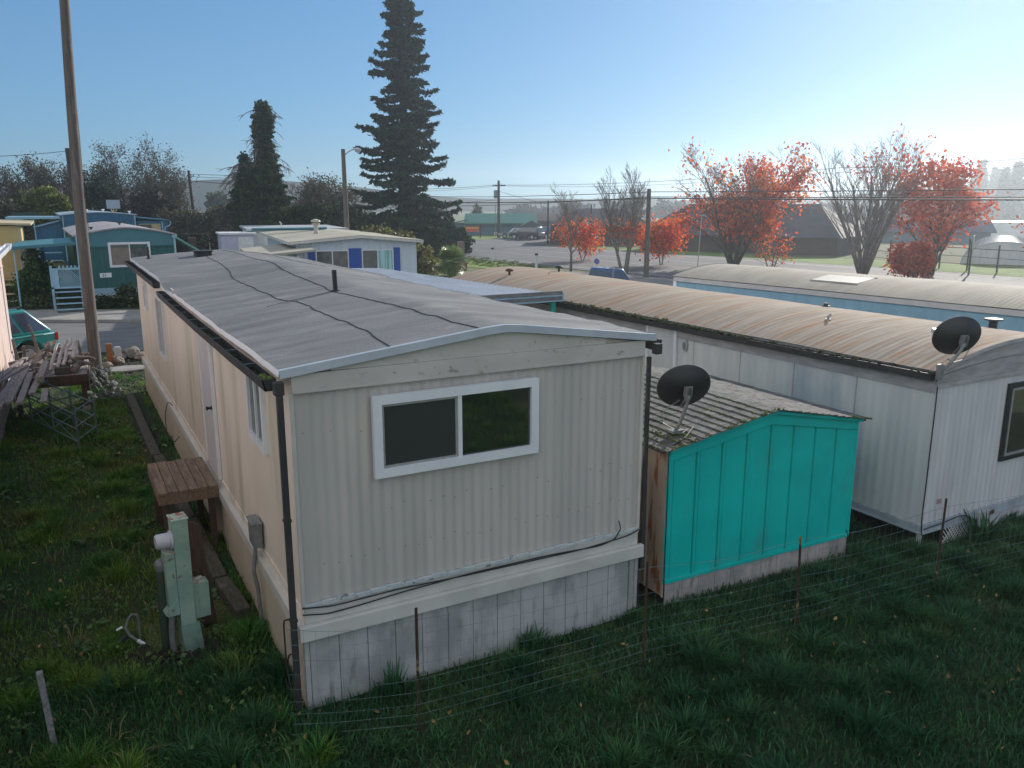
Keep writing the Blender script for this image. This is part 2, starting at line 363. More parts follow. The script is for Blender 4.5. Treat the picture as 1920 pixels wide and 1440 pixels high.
M_cwh = mat('car_white', (.62,.62,.63), rough=.3, coat=1)
M_csil = mat('car_silver', (.30,.33,.36), rough=.28, metal=.5, coat=1)
M_cglass = mat('car_glass', (.05,.06,.09), rough=.05, spec=1.0)
M_chrome = mat('chrome', (.6,.6,.6), rough=.15, metal=1)
M_tail = mat('tail_red', (.35,.015,.01), rough=.2)
M_head = mat('headlamp', (.7,.7,.7), rough=.1)
M_rock = mat('rock', (.24,.21,.175), (.14,.125,.11), rough=.9, scale=3, isl=.35, bump=.6, bscale=9, c3=(.34,.27,.18), s3=2, lo3=.5, hi3=.7, f3=.6)
M_rockd = mat('cobble', (.12,.13,.125), (.075,.08,.075), rough=.9, scale=3, isl=.5, bump=.5, bscale=12)
M_hill = mat('hill', (.05,.065,.04), (.07,.08,.05), rough=1, scale=.02)
M_fir = mat('far_fir', (.02,.03,.018), rough=.9, isl=.4)
M_white = mat('white_paint', (.72,.72,.72), (.6,.6,.6), rough=.5, scale=4)
M_mud = mat('black_gravel', (.018,.017,.016), (.035,.032,.03), rough=.95, scale=25, bump=1, bscale=40, isl=.4)
M_net = mat('dark_mesh', (.025,.03,.028), rough=.9)
M_darkin = mat('dark_interior', (.008,.008,.009), rough=.95)

def slopes(pts):
    """piecewise-linear profile z(x) from (x,z) knots"""
    xs = [p[0] for p in pts]; zs = [p[1] for p in pts]
    return lambda x: float(np.interp(x, xs, zs))

def ribbed(mb, axis, pos, a0, a1, z0, z1, period, amp, sign, top=None, ppp=6, shape='sin'):
    """a vertical ribbed sheet. axis 'x': runs along x at y=pos; sign: outward side"""
    n = max(int((a1 - a0) / period * ppp), 2)
    lo = []; hi = []
    for i in range(n + 1):
        a = a0 + (a1 - a0) * i / n
        ph = (a - a0) / period
        if shape == 'sin': d = amp * (math.sin(ph * 2 * math.pi) * .5 - .5)
        else:
            q = ph % 1.0
            d = 0 if q < .12 else (-amp if .2 < q < .92 else -amp * (min((q - .12) / .08, 1) if q < .5 else (1 - q) / .08))
        d *= sign
        zt = top(a) if top else z1
        if axis == 'x': lo.append((a, pos + d, z0)); hi.append((a, pos + d, zt))
        else: lo.append((pos + d, a, z0)); hi.append((pos + d, a, zt))
    mb.grid([lo, hi]); return mb

def window(parent, o, u, n, w, h, frame=M_vinyl, fw=.08, panes=2, pm=(M_glass, M_glass), depth=.045, screen=None, name='window', split=.5, fb=None):
    """window on a wall: o lower corner, u unit vector along the wall, n outward"""
    u = Vector(u); n = Vector(n); z = Vector((0,0,1)); o = Vector(o)
    fb = fb or fw
    mb = MB()
    back = o - n*.004; dn = n*(depth + .004)
    mb.obox(back, u*w, z*fb, dn); mb.obox(back + z*(h-fw), u*w, z*fw, dn)
    mb.obox(back + z*fb, u*fw, z*(h-fw-fb), dn); mb.obox(back + u*(w-fw) + z*fb, u*fw, z*(h-fw-fb), dn)
    iw = w - 2*fw; ih = h - fw - fb
    mids = []
    if panes == 2:
        m = fw + iw*split
        mb.obox(back + u*(m-.02) + z*fb, u*.04, z*ih, n*(depth*.8+.004)); mids = [(fw, m-.02), (m+.02, w-fw)]
    else: mids = [(fw, w-fw)]
    f = mb.build(name, frame, parent)
    for k, (a, b) in enumerate(mids):
        g = MB(); g.obox(o + u*a + z*fb + n*.006, u*(b-a), z*ih, n*.008)
        g.build('pane', pm[k], f)
        if screen == k:
            s = MB(); t = .025
            A = o + u*a + z*fb + n*.016
            s.obox(A, u*(b-a), z*t, n*.012); s.obox(A + z*(ih-t), u*(b-a), z*t, n*.012)
            s.obox(A + z*t, u*t, z*(ih-2*t), n*.012); s.obox(A + u*(b-a-t) + z*t, u*t, z*(ih-2*t), n*.012)
            s.build('screen_frame', M_alu, f)
            q = MB(); q.obox(A + u*t + z*t, u*(b-a-2*t), z*(ih-2*t), n*.004); q.build('insect_screen', M_screen, f)
    return f

def gutter(parent, x, y0, y1, z, s, name='gutter', m=M_gut, w=.11, h=.09, sag=0.0):
    """open U trough along y; s = outward sign"""
    prof = [(0, 0), (0, -h), (s*w*.8, -h), (s*w, 0), (s*(w+.012), 0), (s*(w*.8+.012), -h-.012), (-s*0, -h-.012)]
    rows = []
    n = max(int((y1-y0)/.8), 2)
    for i in range(n+1):
        t = i/n; y = y0 + (y1-y0)*t; dz = -sag*math.sin(math.pi*t) + .004*math.sin(i*2.3)
        rows.append([(x + p[0], y, z + dz + p[1]) for p in prof])
    mb = MB(); mb.grid(rows)
    mb.add(rows[0][:4], [(0,1,2,3)]); mb.add(rows[-1][:4], [(0,1,2,3)])
    return mb.build(name, m, parent)

def lumps(n, fn, r, seed):
    """many little irregular lumps (moss, debris) at fn(rd) -> point"""
    rd = random.Random(seed); mb = MB()
    for _ in range(n):
        c = Vector(fn(rd)); k = r * rd.uniform(.4, 1.2)
        vs = []
        for (a, b) in [(0, 0)]: pass
        for iz, zz in enumerate((-.5, .25, .8)):
            rr = (1, .9, .35)[iz]
            for q in range(5):
                A = 2*math.pi*(q + .3*iz)/5 + rd.random()*.4
                vs.append(c + Vector((math.cos(A)*rr*k*rd.uniform(.7,1.3), math.sin(A)*rr*k*rd.uniform(.7,1.3), zz*k*.7)))
        fs = [(i*5+q, i*5+(q+1) % 5, (i+1)*5+(q+1) % 5, (i+1)*5+q) for i in range(2) for q in range(5)] + [(10,11,12,13,14)]
        mb.add(vs, fs)
    return mb

# ================================================================ THE CREAM HOME
W, LEN = 3.76, 15.2
home = thing('mobile_home', 'cream mobile home with grey membrane roof and white sliding window in its ribbed end wall', 'mobile home', (1.62, 6.86, 0))
prof = slopes([(-.10, 3.228), (1.93, 3.462), (2.08, 3.468), (2.22, 3.455), (3.88, 3.238)])
def roof_z(x, y):
    z = (prof(x-.04) + prof(x) + prof(x+.04))/3
    e = min(max(y/.5, 0), 1)
    z += e*(.030*noise.noise(Vector((x*.55, y*.45, 3))) + .020*noise.noise(Vector((x*.45, y*2.6, 7))) + .006*noise.noise(Vector((x*1.2, y*7, 1))))
    # the far stretch of the roof sits a little higher, with a trough where the two meet
    s = min(max((y - 8.2)/1.0, 0), 1); s = s*s*(3-2*s)
    left = max(0, 1 - max(x, 0)/1.9)
    z += s*.085*left - .05*math.exp(-((y-8.1)/.55)**2)*left
    z += .07*math.exp(-((y-8.8)/1.1)**2 - ((x-2.5)/.8)**2) - .05*math.exp(-((y-6.9)/.5)**2 - ((x-3.2)/.5)**2)
    return z
rows = []
ny = 300; nx = 64
for j in range(ny+1):
    y = -.05 + (LEN+.1)*j/ny
    rows.append([( -.10 + 3.98*i/nx, y, roof_z(-.10 + 3.98*i/nx, y)) for i in range(nx+1)])
rb = MB().grid(rows)
rf = rb.build('roof', M_memb, home, smooth='all')
# roof deck under the membrane (its thickness)
rk = MB()
rk.grid([[(p[0]+ (0.004 if p[0] < 1.9 else -.004), p[1], p[2]-.012-.05*(k)) for p in (r[0], r[-1])] for k in (0, 1) for r in (rows[0],)])
# eave and rake edges
edge = MB()
edge.grid([[(-.102, r[0][1], r[0][2]+.004) for r in rows[::4]], [(-.112, r[0][1], r[0][2]-.055) for r in rows[::4]], [(-.060, r[0][1], r[0][2]-.075) for r in rows[::4]]])
edge.build('drip_edge', M_vinyl, home, fix=True)
edge = MB()
edge.grid([[(3.884, r[-1][1], r[-1][2]+.004) for r in rows[::4]], [(3.89, r[-1][1], r[-1][2]-.06) for r in rows[::4]], [(3.80, r[-1][1], r[-1][2]-.07) for r in rows[::4]]])
edge.build('drip_edge', M_fasc, home)
fas = MB()
xs = [-.105 + 3.992*i/24 for i in range(25)]
for yy, sgn in ((-.056, -1), (LEN+.056, 1)):
    r0 = [(x, yy, prof(x)+.006) for x in xs]; r1 = [(x, yy+sgn*.012, prof(x)-.064) for x in xs]; r2 = [(x, yy-sgn*.05, prof(x)-.08) for x in xs]
    MB().grid([[(p[0], p[1]-sgn*.06, p[2]) for p in r0], r0, r1, r2]).build('rake_fascia', M_fasc, home)
# seams of the membrane
for knots, dz in (([(.91,.0),(1.0,.9),(1.03,3.7),(.90,4.3),(.96,7.1),(1.27,10.9),(1.46,15.0)], 0), ([(1.81,.0),(1.78,2.0),(1.64,4.2),(1.76,6.5),(2.02,10.2),(2.1,13.0),(2.0,15.0)], 0), ([(2.95,9.0),(3.1,11.0),(3.0,14.9)], 0)):
    pts = []
    ys = np.arange(knots[0][1], knots[-1][1], .09)
    for y in ys:
        x = np.interp(y, [k[1] for k in knots], [k[0] for k in knots]) + .010*noise.noise(Vector((y*1.4, knots[0][0]*9, 0))) + .008*noise.noise(Vector((y*6, 5, 0)))
        pts.append((x, y, roof_z(x, y) + .002))
    MB().tube(pts, .006, 5).build('roof_seam', M_tar, home)
pts = [(1.69 - t*1.05, 4.25 - .55*t + .05*math.sin(t*3), 0) for t in np.linspace(0, 1, 14)]
MB().tube([(p[0], p[1], roof_z(p[0], p[1])) for p in pts], .006, 5).build('roof_seam', M_tar, home)
# walls
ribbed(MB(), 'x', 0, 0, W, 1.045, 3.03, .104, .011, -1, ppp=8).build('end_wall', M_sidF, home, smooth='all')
core = MB().prism([(.02, .10), (W-.02, .10), (W-.02, 3.17), (2.05, 3.38), (.02, 3.17)], .03, LEN-.0); core.build('wall_core', M_sidL, home)
lw = MB()
ys = [0, 1.15, 2.35, 3.55, 4.1, 5.2, 6.4, 7.6, 8.8, 10.0, 11.2, 12.4, 13.6, LEN]
for a, b in zip(ys[:-1], ys[1:]):
    lw.box(0, .02, a+.003, b-.003, .96, 3.19)
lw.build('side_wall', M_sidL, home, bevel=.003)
rw = MB(); rw.box(W-.02, W, 0, LEN, .3, 3.16); rw.build('side_wall', M_sidF, home)
# gable boards
g = MB()
g.box(-.004, W+.004, -.035, -.001, 3.03, 3.185)
g.build('gable_board', M_gable, home, bevel=.004)
g = MB()
top = [(x, prof(x)-.07) for x in np.linspace(.35, W-.5, 14)]
g.prism([(.35, 3.188), (W-.5, 3.188)] + top[::-1], -.018, .0); g.build('gable_infill', M_gable, home)
g = MB(); g.box(0, W, -.042, -.036, 3.018, 3.034); g.build('board_shadow_trim', M_gable, home)
# corner trim, ledge, skirt
for a_, b_ in ((-.022, .012), (W-.012, W+.02)): MB().box(a_, b_, -.022, .012, 1.0, 3.02).build('corner_trim', M_trimw, home, bevel=.004)
g = MB()
for i in range(24):
    a = W*i/24; b = W*(i+1)/24
    g.box(a, b, -.03-.006*(i % 3 == 0), -.002, 1.012 - .004*(i % 2), 1.052 + .006*((i*7) % 3))
g.build('siding_sill', mat('sill_peeling', (.40,.46,.48), (.52,.55,.54), rough=.7, scale=10, c3=(.06,.07,.06), s3=14, lo3=.58, hi3=.66, f3=.8, bump=.6, bscale=30), home, bevel=.006)
g = MB(); g.box(0, W, -.02, .0, .86, 1.01); g.build('skirt_board', M_trimw, home)
g = MB(); g.box(-.07, W+.05, -.085, -.02, .715, .862); g.build('ledge_rail', M_trimw, home, bevel=.008)
g = MB(); g.box(-.07, -.0, -.02, LEN+.02, .735, .87); g.build('ledge_rail', M_trimw, home, bevel=.008)
g = MB(); g.box(-.012, .0, 0, LEN, .868, .97); g.build('skirt_board', M_sidL, home)
g = MB()
n = 13
for i in range(n):
    a = .02 + (W-.14)*i/n; b = .02 + (W-.14)*(i+1)/n
    g.box(a+.003, b-.003, -.03, -.012, .0, .715)
g.box(W-.115, W-.055, -.045, -.012, 0, .715); g.box(W-.05, W-.005, -.05, -.012, 0, .715)
g.box(-.03, .016, -.045, -.012, 0, .715)
g.build('skirting', M_skirt, home, bevel=.003)
rd = random.Random(2); g = MB()
for z_, n0 in ((2.62, 0), (1.83, 2), (1.42, 1)):
    for k in range(n0, 28, 2 if z_ > 2 else 1):
        x_ = .066 + k*.132 + rd.uniform(-.01,.01); zz = z_ + rd.uniform(-.04,.04)
        if not (.65 < x_ < 2.5 and 2.1 < zz < 2.95) and rd.random() < .75: g.tube([(x_, -.010, zz), (x_, -.019, zz)], .005, 6)
tag(g.build('nail', mat('nail_brown', (.22,.19,.165), rough=.7), home), kind='stuff')
g = MB()
for i in range(50):
    a = LEN*i/50; b = LEN*(i+1)/50
    g.box(-.03, -.012, a+.003, b-.003, .0, .735)
g.build('skirting', M_skirtL, home, bevel=.003)
MB().box(.04, W-.05, -.011, .029, 0, .86).build('skirt_backing', M_darkin, home)
# windows
window(home, (.70, -.016, 2.145), (1,0,0), (0,-1,0), 1.73, .775, fw=.085, pm=(M_glassl, M_glass), screen=0, depth=.05, split=.5)
window(home, (0, 1.83, 2.18), (0,-1,0), (-1,0,0), .76, .76, fw=.07, pm=(M_glassl, M_glassl))
window(home, (0, 10.75, 1.66), (0,-1,0), (-1,0,0), 1.12, 1.2, fw=.055, pm=(M_glass, M_glass), fb=.05)
window(home, (0, 13.25, 2.3), (0,-1,0), (-1,0,0), .5, .58, fw=.04, pm=(M_glass, M_glass))
# door
d = MB(); d.box(-.035, -.004, 4.25, 5.12, 1.0, 2.93); dr = d.build('door', M_door, home, bevel=.006)
g = MB(); g.box(-.045, -.003, 4.17, 4.248, .97, 3.02); g.box(-.045, -.003, 5.122, 5.20, .97, 3.02); g.box(-.045, -.003, 4.25, 5.12, 2.935, 3.02); g.build('door_frame', M_vinyl, home, bevel=.004)
h = MB(); h.tube([(-.036, 4.38, 1.93), (-.075, 4.38, 1.93), (-.105, 4.38, 1.93)], [.02, .016, .034], 12); h.tube([(-.03, 4.38, 1.93), (-.04, 4.38, 1.93)], .036, 12); h.build('door_handle', M_black, dr)
# gutters
gutter(home, -.115, .02, 8.25, 3.155, -1, sag=.02)
gutter(home, -.115, 8.75, LEN+.05, 3.255, -1)
for i in range(9):
    y = .9 + i*.86; MB().box(-.225, -.11, y, y+.018, 3.135, 3.139).build('gutter_strap', mat('strap_blue_grey', (.12,.16,.19), rough=.5), home)
tag(lumps(26, lambda r: (-.165 + r.uniform(-.03,.03), .12 + abs(r.gauss(0, .12)), 3.13), .04, 3).build('moss_clump', M_moss, home), kind='stuff')
tag(lumps(150, lambda r: (-.165 + r.uniform(-.03,.03), r.uniform(.4, 8.1), 3.085), .024, 4).build('gutter_moss', M_mossd, home), kind='stuff')
gutter(home, 3.895, .0, LEN, 3.165, 1)
for x, n_ in ((-.12, 0), (3.90, 1)):
    g = MB(); q = -.085
    g.box(x-.042, x+.042, q-.02, q+.06, 3.03, 3.145)
    g.box(x-.028, x+.028, q-.02, q+.03, .0, 3.03) if n_ == 0 else g.box(x-.095, x-.045, q+.045, q+.082, .55, 3.0)
    g.build('downspout', M_gut, home, bevel=.008)
for x in (-.12,):
    g = MB()
    for z in (1.9, .95): g.box(x-.034, x+.034, -.110, -.05, z, z+.025)
    g.build('downspout_strap', M_gut, home)
# roof vents
for (x, y, hh, r_) in ((1.69, 4.22, .29, .034), (.22, 14.15, .27, .03)):
    z = roof_z(x, y)
    MB().tube([(x, y, z-.02), (x-.01, y, z+hh)], r_, 12).tube([(x, y, z-.01), (x, y, z+.015)], r_*1.9, 12).build('vent_pipe', M_black, home)
z = roof_z(1.35, 13.6)
g = MB(); g.box(1.17, 1.53, 13.45, 13.8, z-.02, z+.09); g.box(1.14, 1.56, 13.42, 13.83, z+.09, z+.115); g.build('roof_vent', M_gut, home, bevel=.01)
# service box and cables
g = MB(); g.box(-.12, -.022, 1.57, 1.83, 1.0, 1.27); g.box(-.135, -.022, 1.55, 1.85, 1.27, 1.29); bx = g.build('service_box', M_conduit, home, bevel=.008)
MB().tube([(-.08, 1.7, 1.0), (-.095, 1.7, .86), (-.12, 1.69, .7), (-.09, 1.68, .5), (-.07, 1.68, .0)], .022, 8).build('conduit', M_conduit, bx)
def cable(parent, pts, r=.007, m=M_cable, name='cable'):
    P = []
    for a, b in zip(pts[:-1], pts[1:]):
        for t in np.linspace(0, 1, 6)[:-1]: P.append(Vector(a).lerp(Vector(b), t))
    P.append(Vector(pts[-1]))
    Q = [P[0]] + [(P[i-1]+P[i]*2+P[i+1])/4 for i in range(1, len(P)-1)] + [P[-1]]
    return MB().tube(Q, r, 5).build(name, m, parent)
cable(home, [(-.03,-.05,1.04), (.25,-.05,.995), (.9,-.05,1.01), (1.6,-.05,.985), (2.3,-.05,.975), (3.0,-.05,.965), (3.6,-.055,1.0), (W+.02,-.06,1.06)])
cable(home, [(-.03,-.06,.98), (.2,-.05,.93), (.5,-.05,.94), (.95,-.05,.97), (1.7,-.056,1.0), (2.6,-.05,.99), (3.2,-.056,.96), (3.42,-.05,.99), (3.5,-.05,1.1), (3.47,-.05,1.2)])
cable(home, [(-.10,.05,.55), (-.11,.25,.45), (-.12,.42,.1), (-.12,.2,.02)], .008)
cable(home, [(-.11,.08,.9), (-.12,.35,.75), (-.13,.28,.3), (-.12,.12,.02)], .008)
cable(home, [(-.08,8.8,1.0), (-.16,8.75,1.1), (-.25,8.5,.95), (-.28,8.2,.65), (-.2,7.9,.55), (-.1,8.0,.62)], .008)

# ---------------------------------------------------------------- deck at its door
dk = thing('deck', 'small weathered brown plank deck under the white side door of the cream home', 'deck', (.80, 10.95, 0))
g = MB()
nb = 8
for i in range(nb):
    y0 = i*1.42/nb
    x0 = i*.76/nb
for i in range(6):
    a = .75*i/6; g.box(a+.004, .75*(i+1)/6-.004, -.02 + .008*((i*5) % 3), 1.43 - .01*((i*7) % 3), .905, .942+.002*(i % 2))
g.build('deck_board', M_deck, dk, bevel=.004)
g = MB(); g.box(.0, .75, .0, .04, .77, .904); g.box(0, .75, 1.38, 1.42, .77, .904); g.box(.0, .04, .04, 1.38, .77, .904); g.box(.71, .75, .04, 1.38, .77, .904); g.build('frame', M_deck, dk, bevel=.004)
for x in (.05, .62):
    for y in (.05, 1.28): MB().box(x, x+.08, y, y+.09, 0, .904).build('leg', M_dkwood, dk)

# ================================================================ TEAL SHED
sh = thing('garden_shed', 'teal metal garden shed with mossy shingle roof and rusty side beside the cream home', 'shed', (5.76, 6.80, 0), R(-1.2))
SW, SL = 3.02, 3.1
tp = slopes([(0, 1.95), (1.52, 2.19), (SW, 1.93)])
ribs = [0.0, .09]
g = MB()
# flat panels with pairs of narrow raised ribs
ps = []; x = 0
pitch = SW/8.0
pr = []
for k in range(8):
    a = k*pitch
    pr += [(a+.0, 0), (a+.004, .022), (a+.014, .022), (a+.018, -.014), (a+.052, -.014), (a+.056, .022), (a+.066, .022), (a+.070, 0)]
pr += [(SW-.05, 0), (SW-.035, -.016), (SW-.01, -.016), (SW, 0)]
g.grid([[(p[0], p[1], .33) for p in pr], [(p[0], p[1], tp(p[0])-.17) for p in pr]])
g.build('end_wall', M_teal, sh)
g = MB()
g.prism([(0, tp(0)-.165), (1.52, tp(1.52)-.165), (SW, tp(SW)-.165), (SW, tp(SW)-.01), (1.52, tp(1.52)-.01), (0, tp(0)-.01)], -.024, .004); g.build('gable_trim', M_teal, sh, bevel=.004)
g = MB(); g.prism([(-.04, 1.895), (1.52, 2.165), (SW+.04, 1.875), (SW+.04, 1.912), (1.52, 2.203), (-.04, 1.932)], -.075, -.042); g.box(-.005, SW+.005, -.03, .0, .30, .345); g.build('rake_trim', M_teal, sh, bevel=.004)
g = MB()
for k in range(4): pass
prs = []
for k in range(int(SL/.34)):
    a = k*.34; prs += [(a, 0), (a+.015, -.016), (a+.035, -.016), (a+.05, 0)]
prs += [(SL, 0)]
g.grid([[(-.003+p[1], p[0], .12) for p in prs], [(-.003+p[1], p[0], 1.93) for p in prs]])
g.build('side_wall', M_shrust, sh)
MB().box(SW-.0, SW+.012, 0, SL, .12, 1.9).build('side_wall', M_teal, sh)
MB().box(0, SW, SL-.01, SL, .1, 2.0).build('back_wall', M_shrust, sh)
for a_, b_ in ((-.02, .012), (SW-.012, SW+.02)): MB().box(a_, b_, -.02, .012, .3, 1.92).build('corner_trim', M_teal, sh)
g = MB()
for i in range(12):
    a = SW*i/12; b = SW*(i+1)/12; g.box(a+.002, b-.002, -.012, .004, -.02, .325)
g.build('skirting', mat('shed_skirt', (.42,.38,.36), (.28,.26,.25), rough=.85, scale=3, c3=(.14,.14,.10), s3=4, st3=(2,1,.6), lo3=.55, hi3=.7, f3=.7, bump=.3), sh, bevel=.003)
# shingle roof: real overlapping courses, each broken into tabs
rd = random.Random(5)
g = MB(); moss = []
def roofz(x): return float(np.interp(x, [-.13, 1.52, SW+.13], [1.93, 2.225, 1.905]))
for side in (0, 1):
    nC = 13
    for c in range(nC):
        if side == 0: x0 = -.13 + 1.65*c/nC; x1 = x0 + 1.65/nC
        else: x1 = SW+.13 - (SW+.13-1.52)*c/nC; x0 = x1 - (SW+.13-1.52)/nC
        y = -.12 + rd.uniform(-.1, 0)
        while y < SL+.1:
            w = rd.uniform(.13, .21); ya = max(y, -.12 + rd.uniform(-.012,.012)); yb = min(y+w-.006, SL+.12)
            if yb > ya + .02:
                dz = .013 + rd.uniform(0, .006); ex = rd.uniform(-.006, .006)
                if side == 0: lo, hi = x0+ex, x1+.01
                else: lo, hi = x1+ex, x0-.01
                zl = roofz(lo); zh = roofz(hi)
                P = [(lo, ya, zl+dz), (lo, yb, zl+dz), (hi, yb, zh+.002), (hi, ya, zh+.002), (lo, ya, zl-.004), (lo, yb, zl-.004)]
                g.add(P, [(0,1,2,3), (0,4,5,1), (0,3,4), (1,5,2)])
                moss.append((lo, ya, yb, zl, side))
            y += w
g.build('shingle_roof', M_shing, sh)
g = MB(); g.prism([(-.12, 1.925), (1.52, 2.22), (SW+.12, 1.90), (SW+.12, 1.87), (1.52, 2.18), (-.12, 1.895)], -.04, SL+.1); g.build('roof_deck', M_tar, sh)
pts = []
for (lo, ya, yb, zl, side) in moss:
    p = .52 if side == 0 else .14
    if noise.noise(Vector((lo*1.3, ya*1.1, 4))) > -.12 + (0 if side == 0 else .2) and rd.random() < p+.3:
        for _ in range(5 if side == 0 else 2): pts.append((lo + rd.uniform(-.012, .01), rd.uniform(ya, yb), zl + .006))
for _ in range(130): 
    x = rd.choice([rd.uniform(-.13, .5), rd.uniform(.6, 1.6), rd.uniform(SW-.25, SW+.13)]); pts.append((x, -.115 + abs(rd.gauss(0,.03)), roofz(x)+.012))
for _ in range(90): pts.append((rd.gauss(.25,.12), rd.gauss(.18,.12), roofz(.3)+.012))
it = iter(pts)
tag(lumps(len(pts), lambda r: next(it), .019, 8).build('roof_moss', M_moss, sh), kind='stuff')
cable(sh, [(.5,.2,2.08), (.2,.0,2.02), (-.04,-.03,1.95), (-.03,-.03,1.2), (-.03,-.03,.4), (-.02,-.02,.1)], .007)
cable(sh, [(2.98,-.03,.4), (3.02,-.03,.3), (3.02,-.03,.05)], .006)

# ================================================================ SATELLITE DISHES
def dish(name, label, base, centre, norm, rad, tall=.86, mount='roof'):
    t = thing(name, label, 'satellite dish', base, 0, 'satellite dishes on the roofs')
    c = Vector(centre) - Vector(base); n = Vector(norm).normalized()
    u = n.cross(Vector((0,0,1))).normalized(); v = u.cross(n).normalized()
    rows = []
    for i in range(9):
        r_ = i/8; rows.append([tuple(c + u*math.cos(a)*r_*rad + v*math.sin(a)*r_*rad*tall + n*(.085*r_*r_*rad/.3 - .03)) for a in [2*math.pi*k/40 for k in range(41)]])
    back = [[tuple(Vector(p) - n*.006) for p in r] for r in rows]
    g = MB(); g.grid(rows); g.grid(back); g.grid([rows[-1], back[-1]])
    g.build('reflector', mat('dish_black', (.012,.012,.014), rough=.42), t, smooth='all', fix=False)
    rim = [Vector(p) for p in rows[-1]]; MB().tube(rim, .006, 6).build('rim', M_conduit, t, smooth='all')
    bk = c - n*.05
    g = MB(); g.obox(bk - u*.05 - v*.07 - n*.035, u*.10, v*.12, n*.02); g.obox(bk - u*.035 - v*.10 - n*.08, u*.010, v*.15, n*.06); g.obox(bk + u*.025 - v*.10 - n*.08, u*.010, v*.15, n*.06)
    g.build('bracket', M_conduit, t, bevel=.004)
    b0 = Vector((0,0,0)); top = bk - n*.07 - v*.04
    mid = Vector((b0.x*.35 + top.x*.65, b0.y*.35+top.y*.65, top.z*.42))
    P = []
    for k in range(11):
        s_ = k/10; P.append(b0*(1-s_)**2 + mid*2*s_*(1-s_) + top*s_*s_)
    MB().tube(P, .021, 10).build('mast', M_conduit, t, smooth='all')
    if mount == 'roof': MB().box(-.09, .09, -.06, .06, -.02, .012).build('foot_plate', M_conduit, t, bevel=.004)
    else: MB().box(-.05, .03, -.03, .03, -.10, .10).build('foot_plate', M_conduit, t, bevel=.004)
    # feed arm and receiver in front of the bowl
    low = c - v*rad*tall*.95 + n*.05; tip = c + n*.46 - v*.08
    MB().tube([bk - v*.1, low, tip], .012, 8).build('feed_arm', M_conduit, t)
    g = MB(); g.obox(tip - u*.05 - v*.03 - n*.05, u*.10, v*.06, n*.1); g.build('receiver', M_meter, t, bevel=.01)
    return t, bk
d1, bk = dish('satellite_dish', 'black satellite dish on a bent mast, standing on the mossy shed roof', (6.02, 7.02, 2.055), (6.12, 7.0, 2.55), (.30, .92, .22), .325, .80)
MB().tube([(-.02,.03,.02), (-.16,.05,.1), (-.2,.02,.22), (-.1,0,.3), (.02,-.02,.36)], .005, 5).tube([(.0,-.03,.02), (.1,-.05,.06), (.16,-.04,.02), (.0,-.12,.0), (-.06,-.08,-.01)], .005, 5).build('cable', M_conduit, d1)
d2, bk = dish('satellite_dish', 'black satellite dish on the roof corner of the long white home, its cable looping down', (9.74, 6.31, 2.50), (10.05, 6.3, 2.93), (.34, .90, .18), .34, .76, 'wall')
MB().tube([(.40,.0,.62), (.62,.0,.50), (.60,0,.30), (.45,0,.12), (.25,.0,.10), (.12,0,.16)], .006, 6).build('cable', M_conduit, d2)

# ================================================================ LONG WHITE HOME
def long_home(name, label, loc, rz, W, L, z0, ze, zr, mw_side, mw_end, mroof, mtrim, skirt=True, ov=.05, period=.14, gm=None, ribroof=.0045, flat=.5):
    t = thing(name, label, 'mobile home', loc, rz)
    pf = lambda x: ze + (zr-ze)*(1 - abs((x - W/2)/(W/2+ov))**2.0)
    # ribbed metal roof; ribs run across
    per = .115; ny = int((L+.1)/per*6); nx = 22
    rows = []
    for j in range(ny+1):
        y = -.05 + (L+.1)*j/ny; rib = ribroof*max(0, math.cos(2*math.pi*y/per))**2
        rows.append([(-ov + (W+2*ov)*i/nx, y, pf(-ov + (W+2*ov)*i/nx) + rib + .012*noise.noise(Vector((i*.12, y*.6, 2)))) for i in range(nx+1)])
    MB().grid(rows).build('roof', mroof, t, smooth='all')
    core = MB().prism([(.03, z0+.02), (W-.03, z0+.02), (W-.03, ze-.02)] + [(x, pf(x)-.04) for x in np.linspace(W-.03, .03, 9)] + [(.03, ze-.02)], .03, L-.03)
    core.build('wall_core', mw_side, t)
    ribbed(MB(), 'y', 0, 0, L, z0, ze-.17, period, .006, -1, shape='sin').build('side_wall', mw_side, t, smooth='all')
    ribbed(MB(), 'y', W, 0, L, z0, ze-.17, period*3, .012, 1, shape='sin').build('side_wall', mw_side, t, smooth='all')
    ribbed(MB(), 'x', 0, 0, W, z0, ze-.2, period*.8, .007, -1).build('end_wall', mw_end, t, smooth='all')
    ribbed(MB(), 'x', L, 0, W, z0, ze-.2, period*3, .012, 1).build('end_wall', mw_end, t, smooth='all')
    return t, pf
WX, WY, WW, WL = 9.80, 6.38, 3.66, 15.1
wh, wpf = long_home('mobile_home', 'long white mobile home with rust-streaked metal roof, mossy gutter and raised skirtless side', (WX, WY, 0), 0, WW, WL, .37, 2.50, 2.79, M_whside, M_whend, M_whroof, M_whtrim)
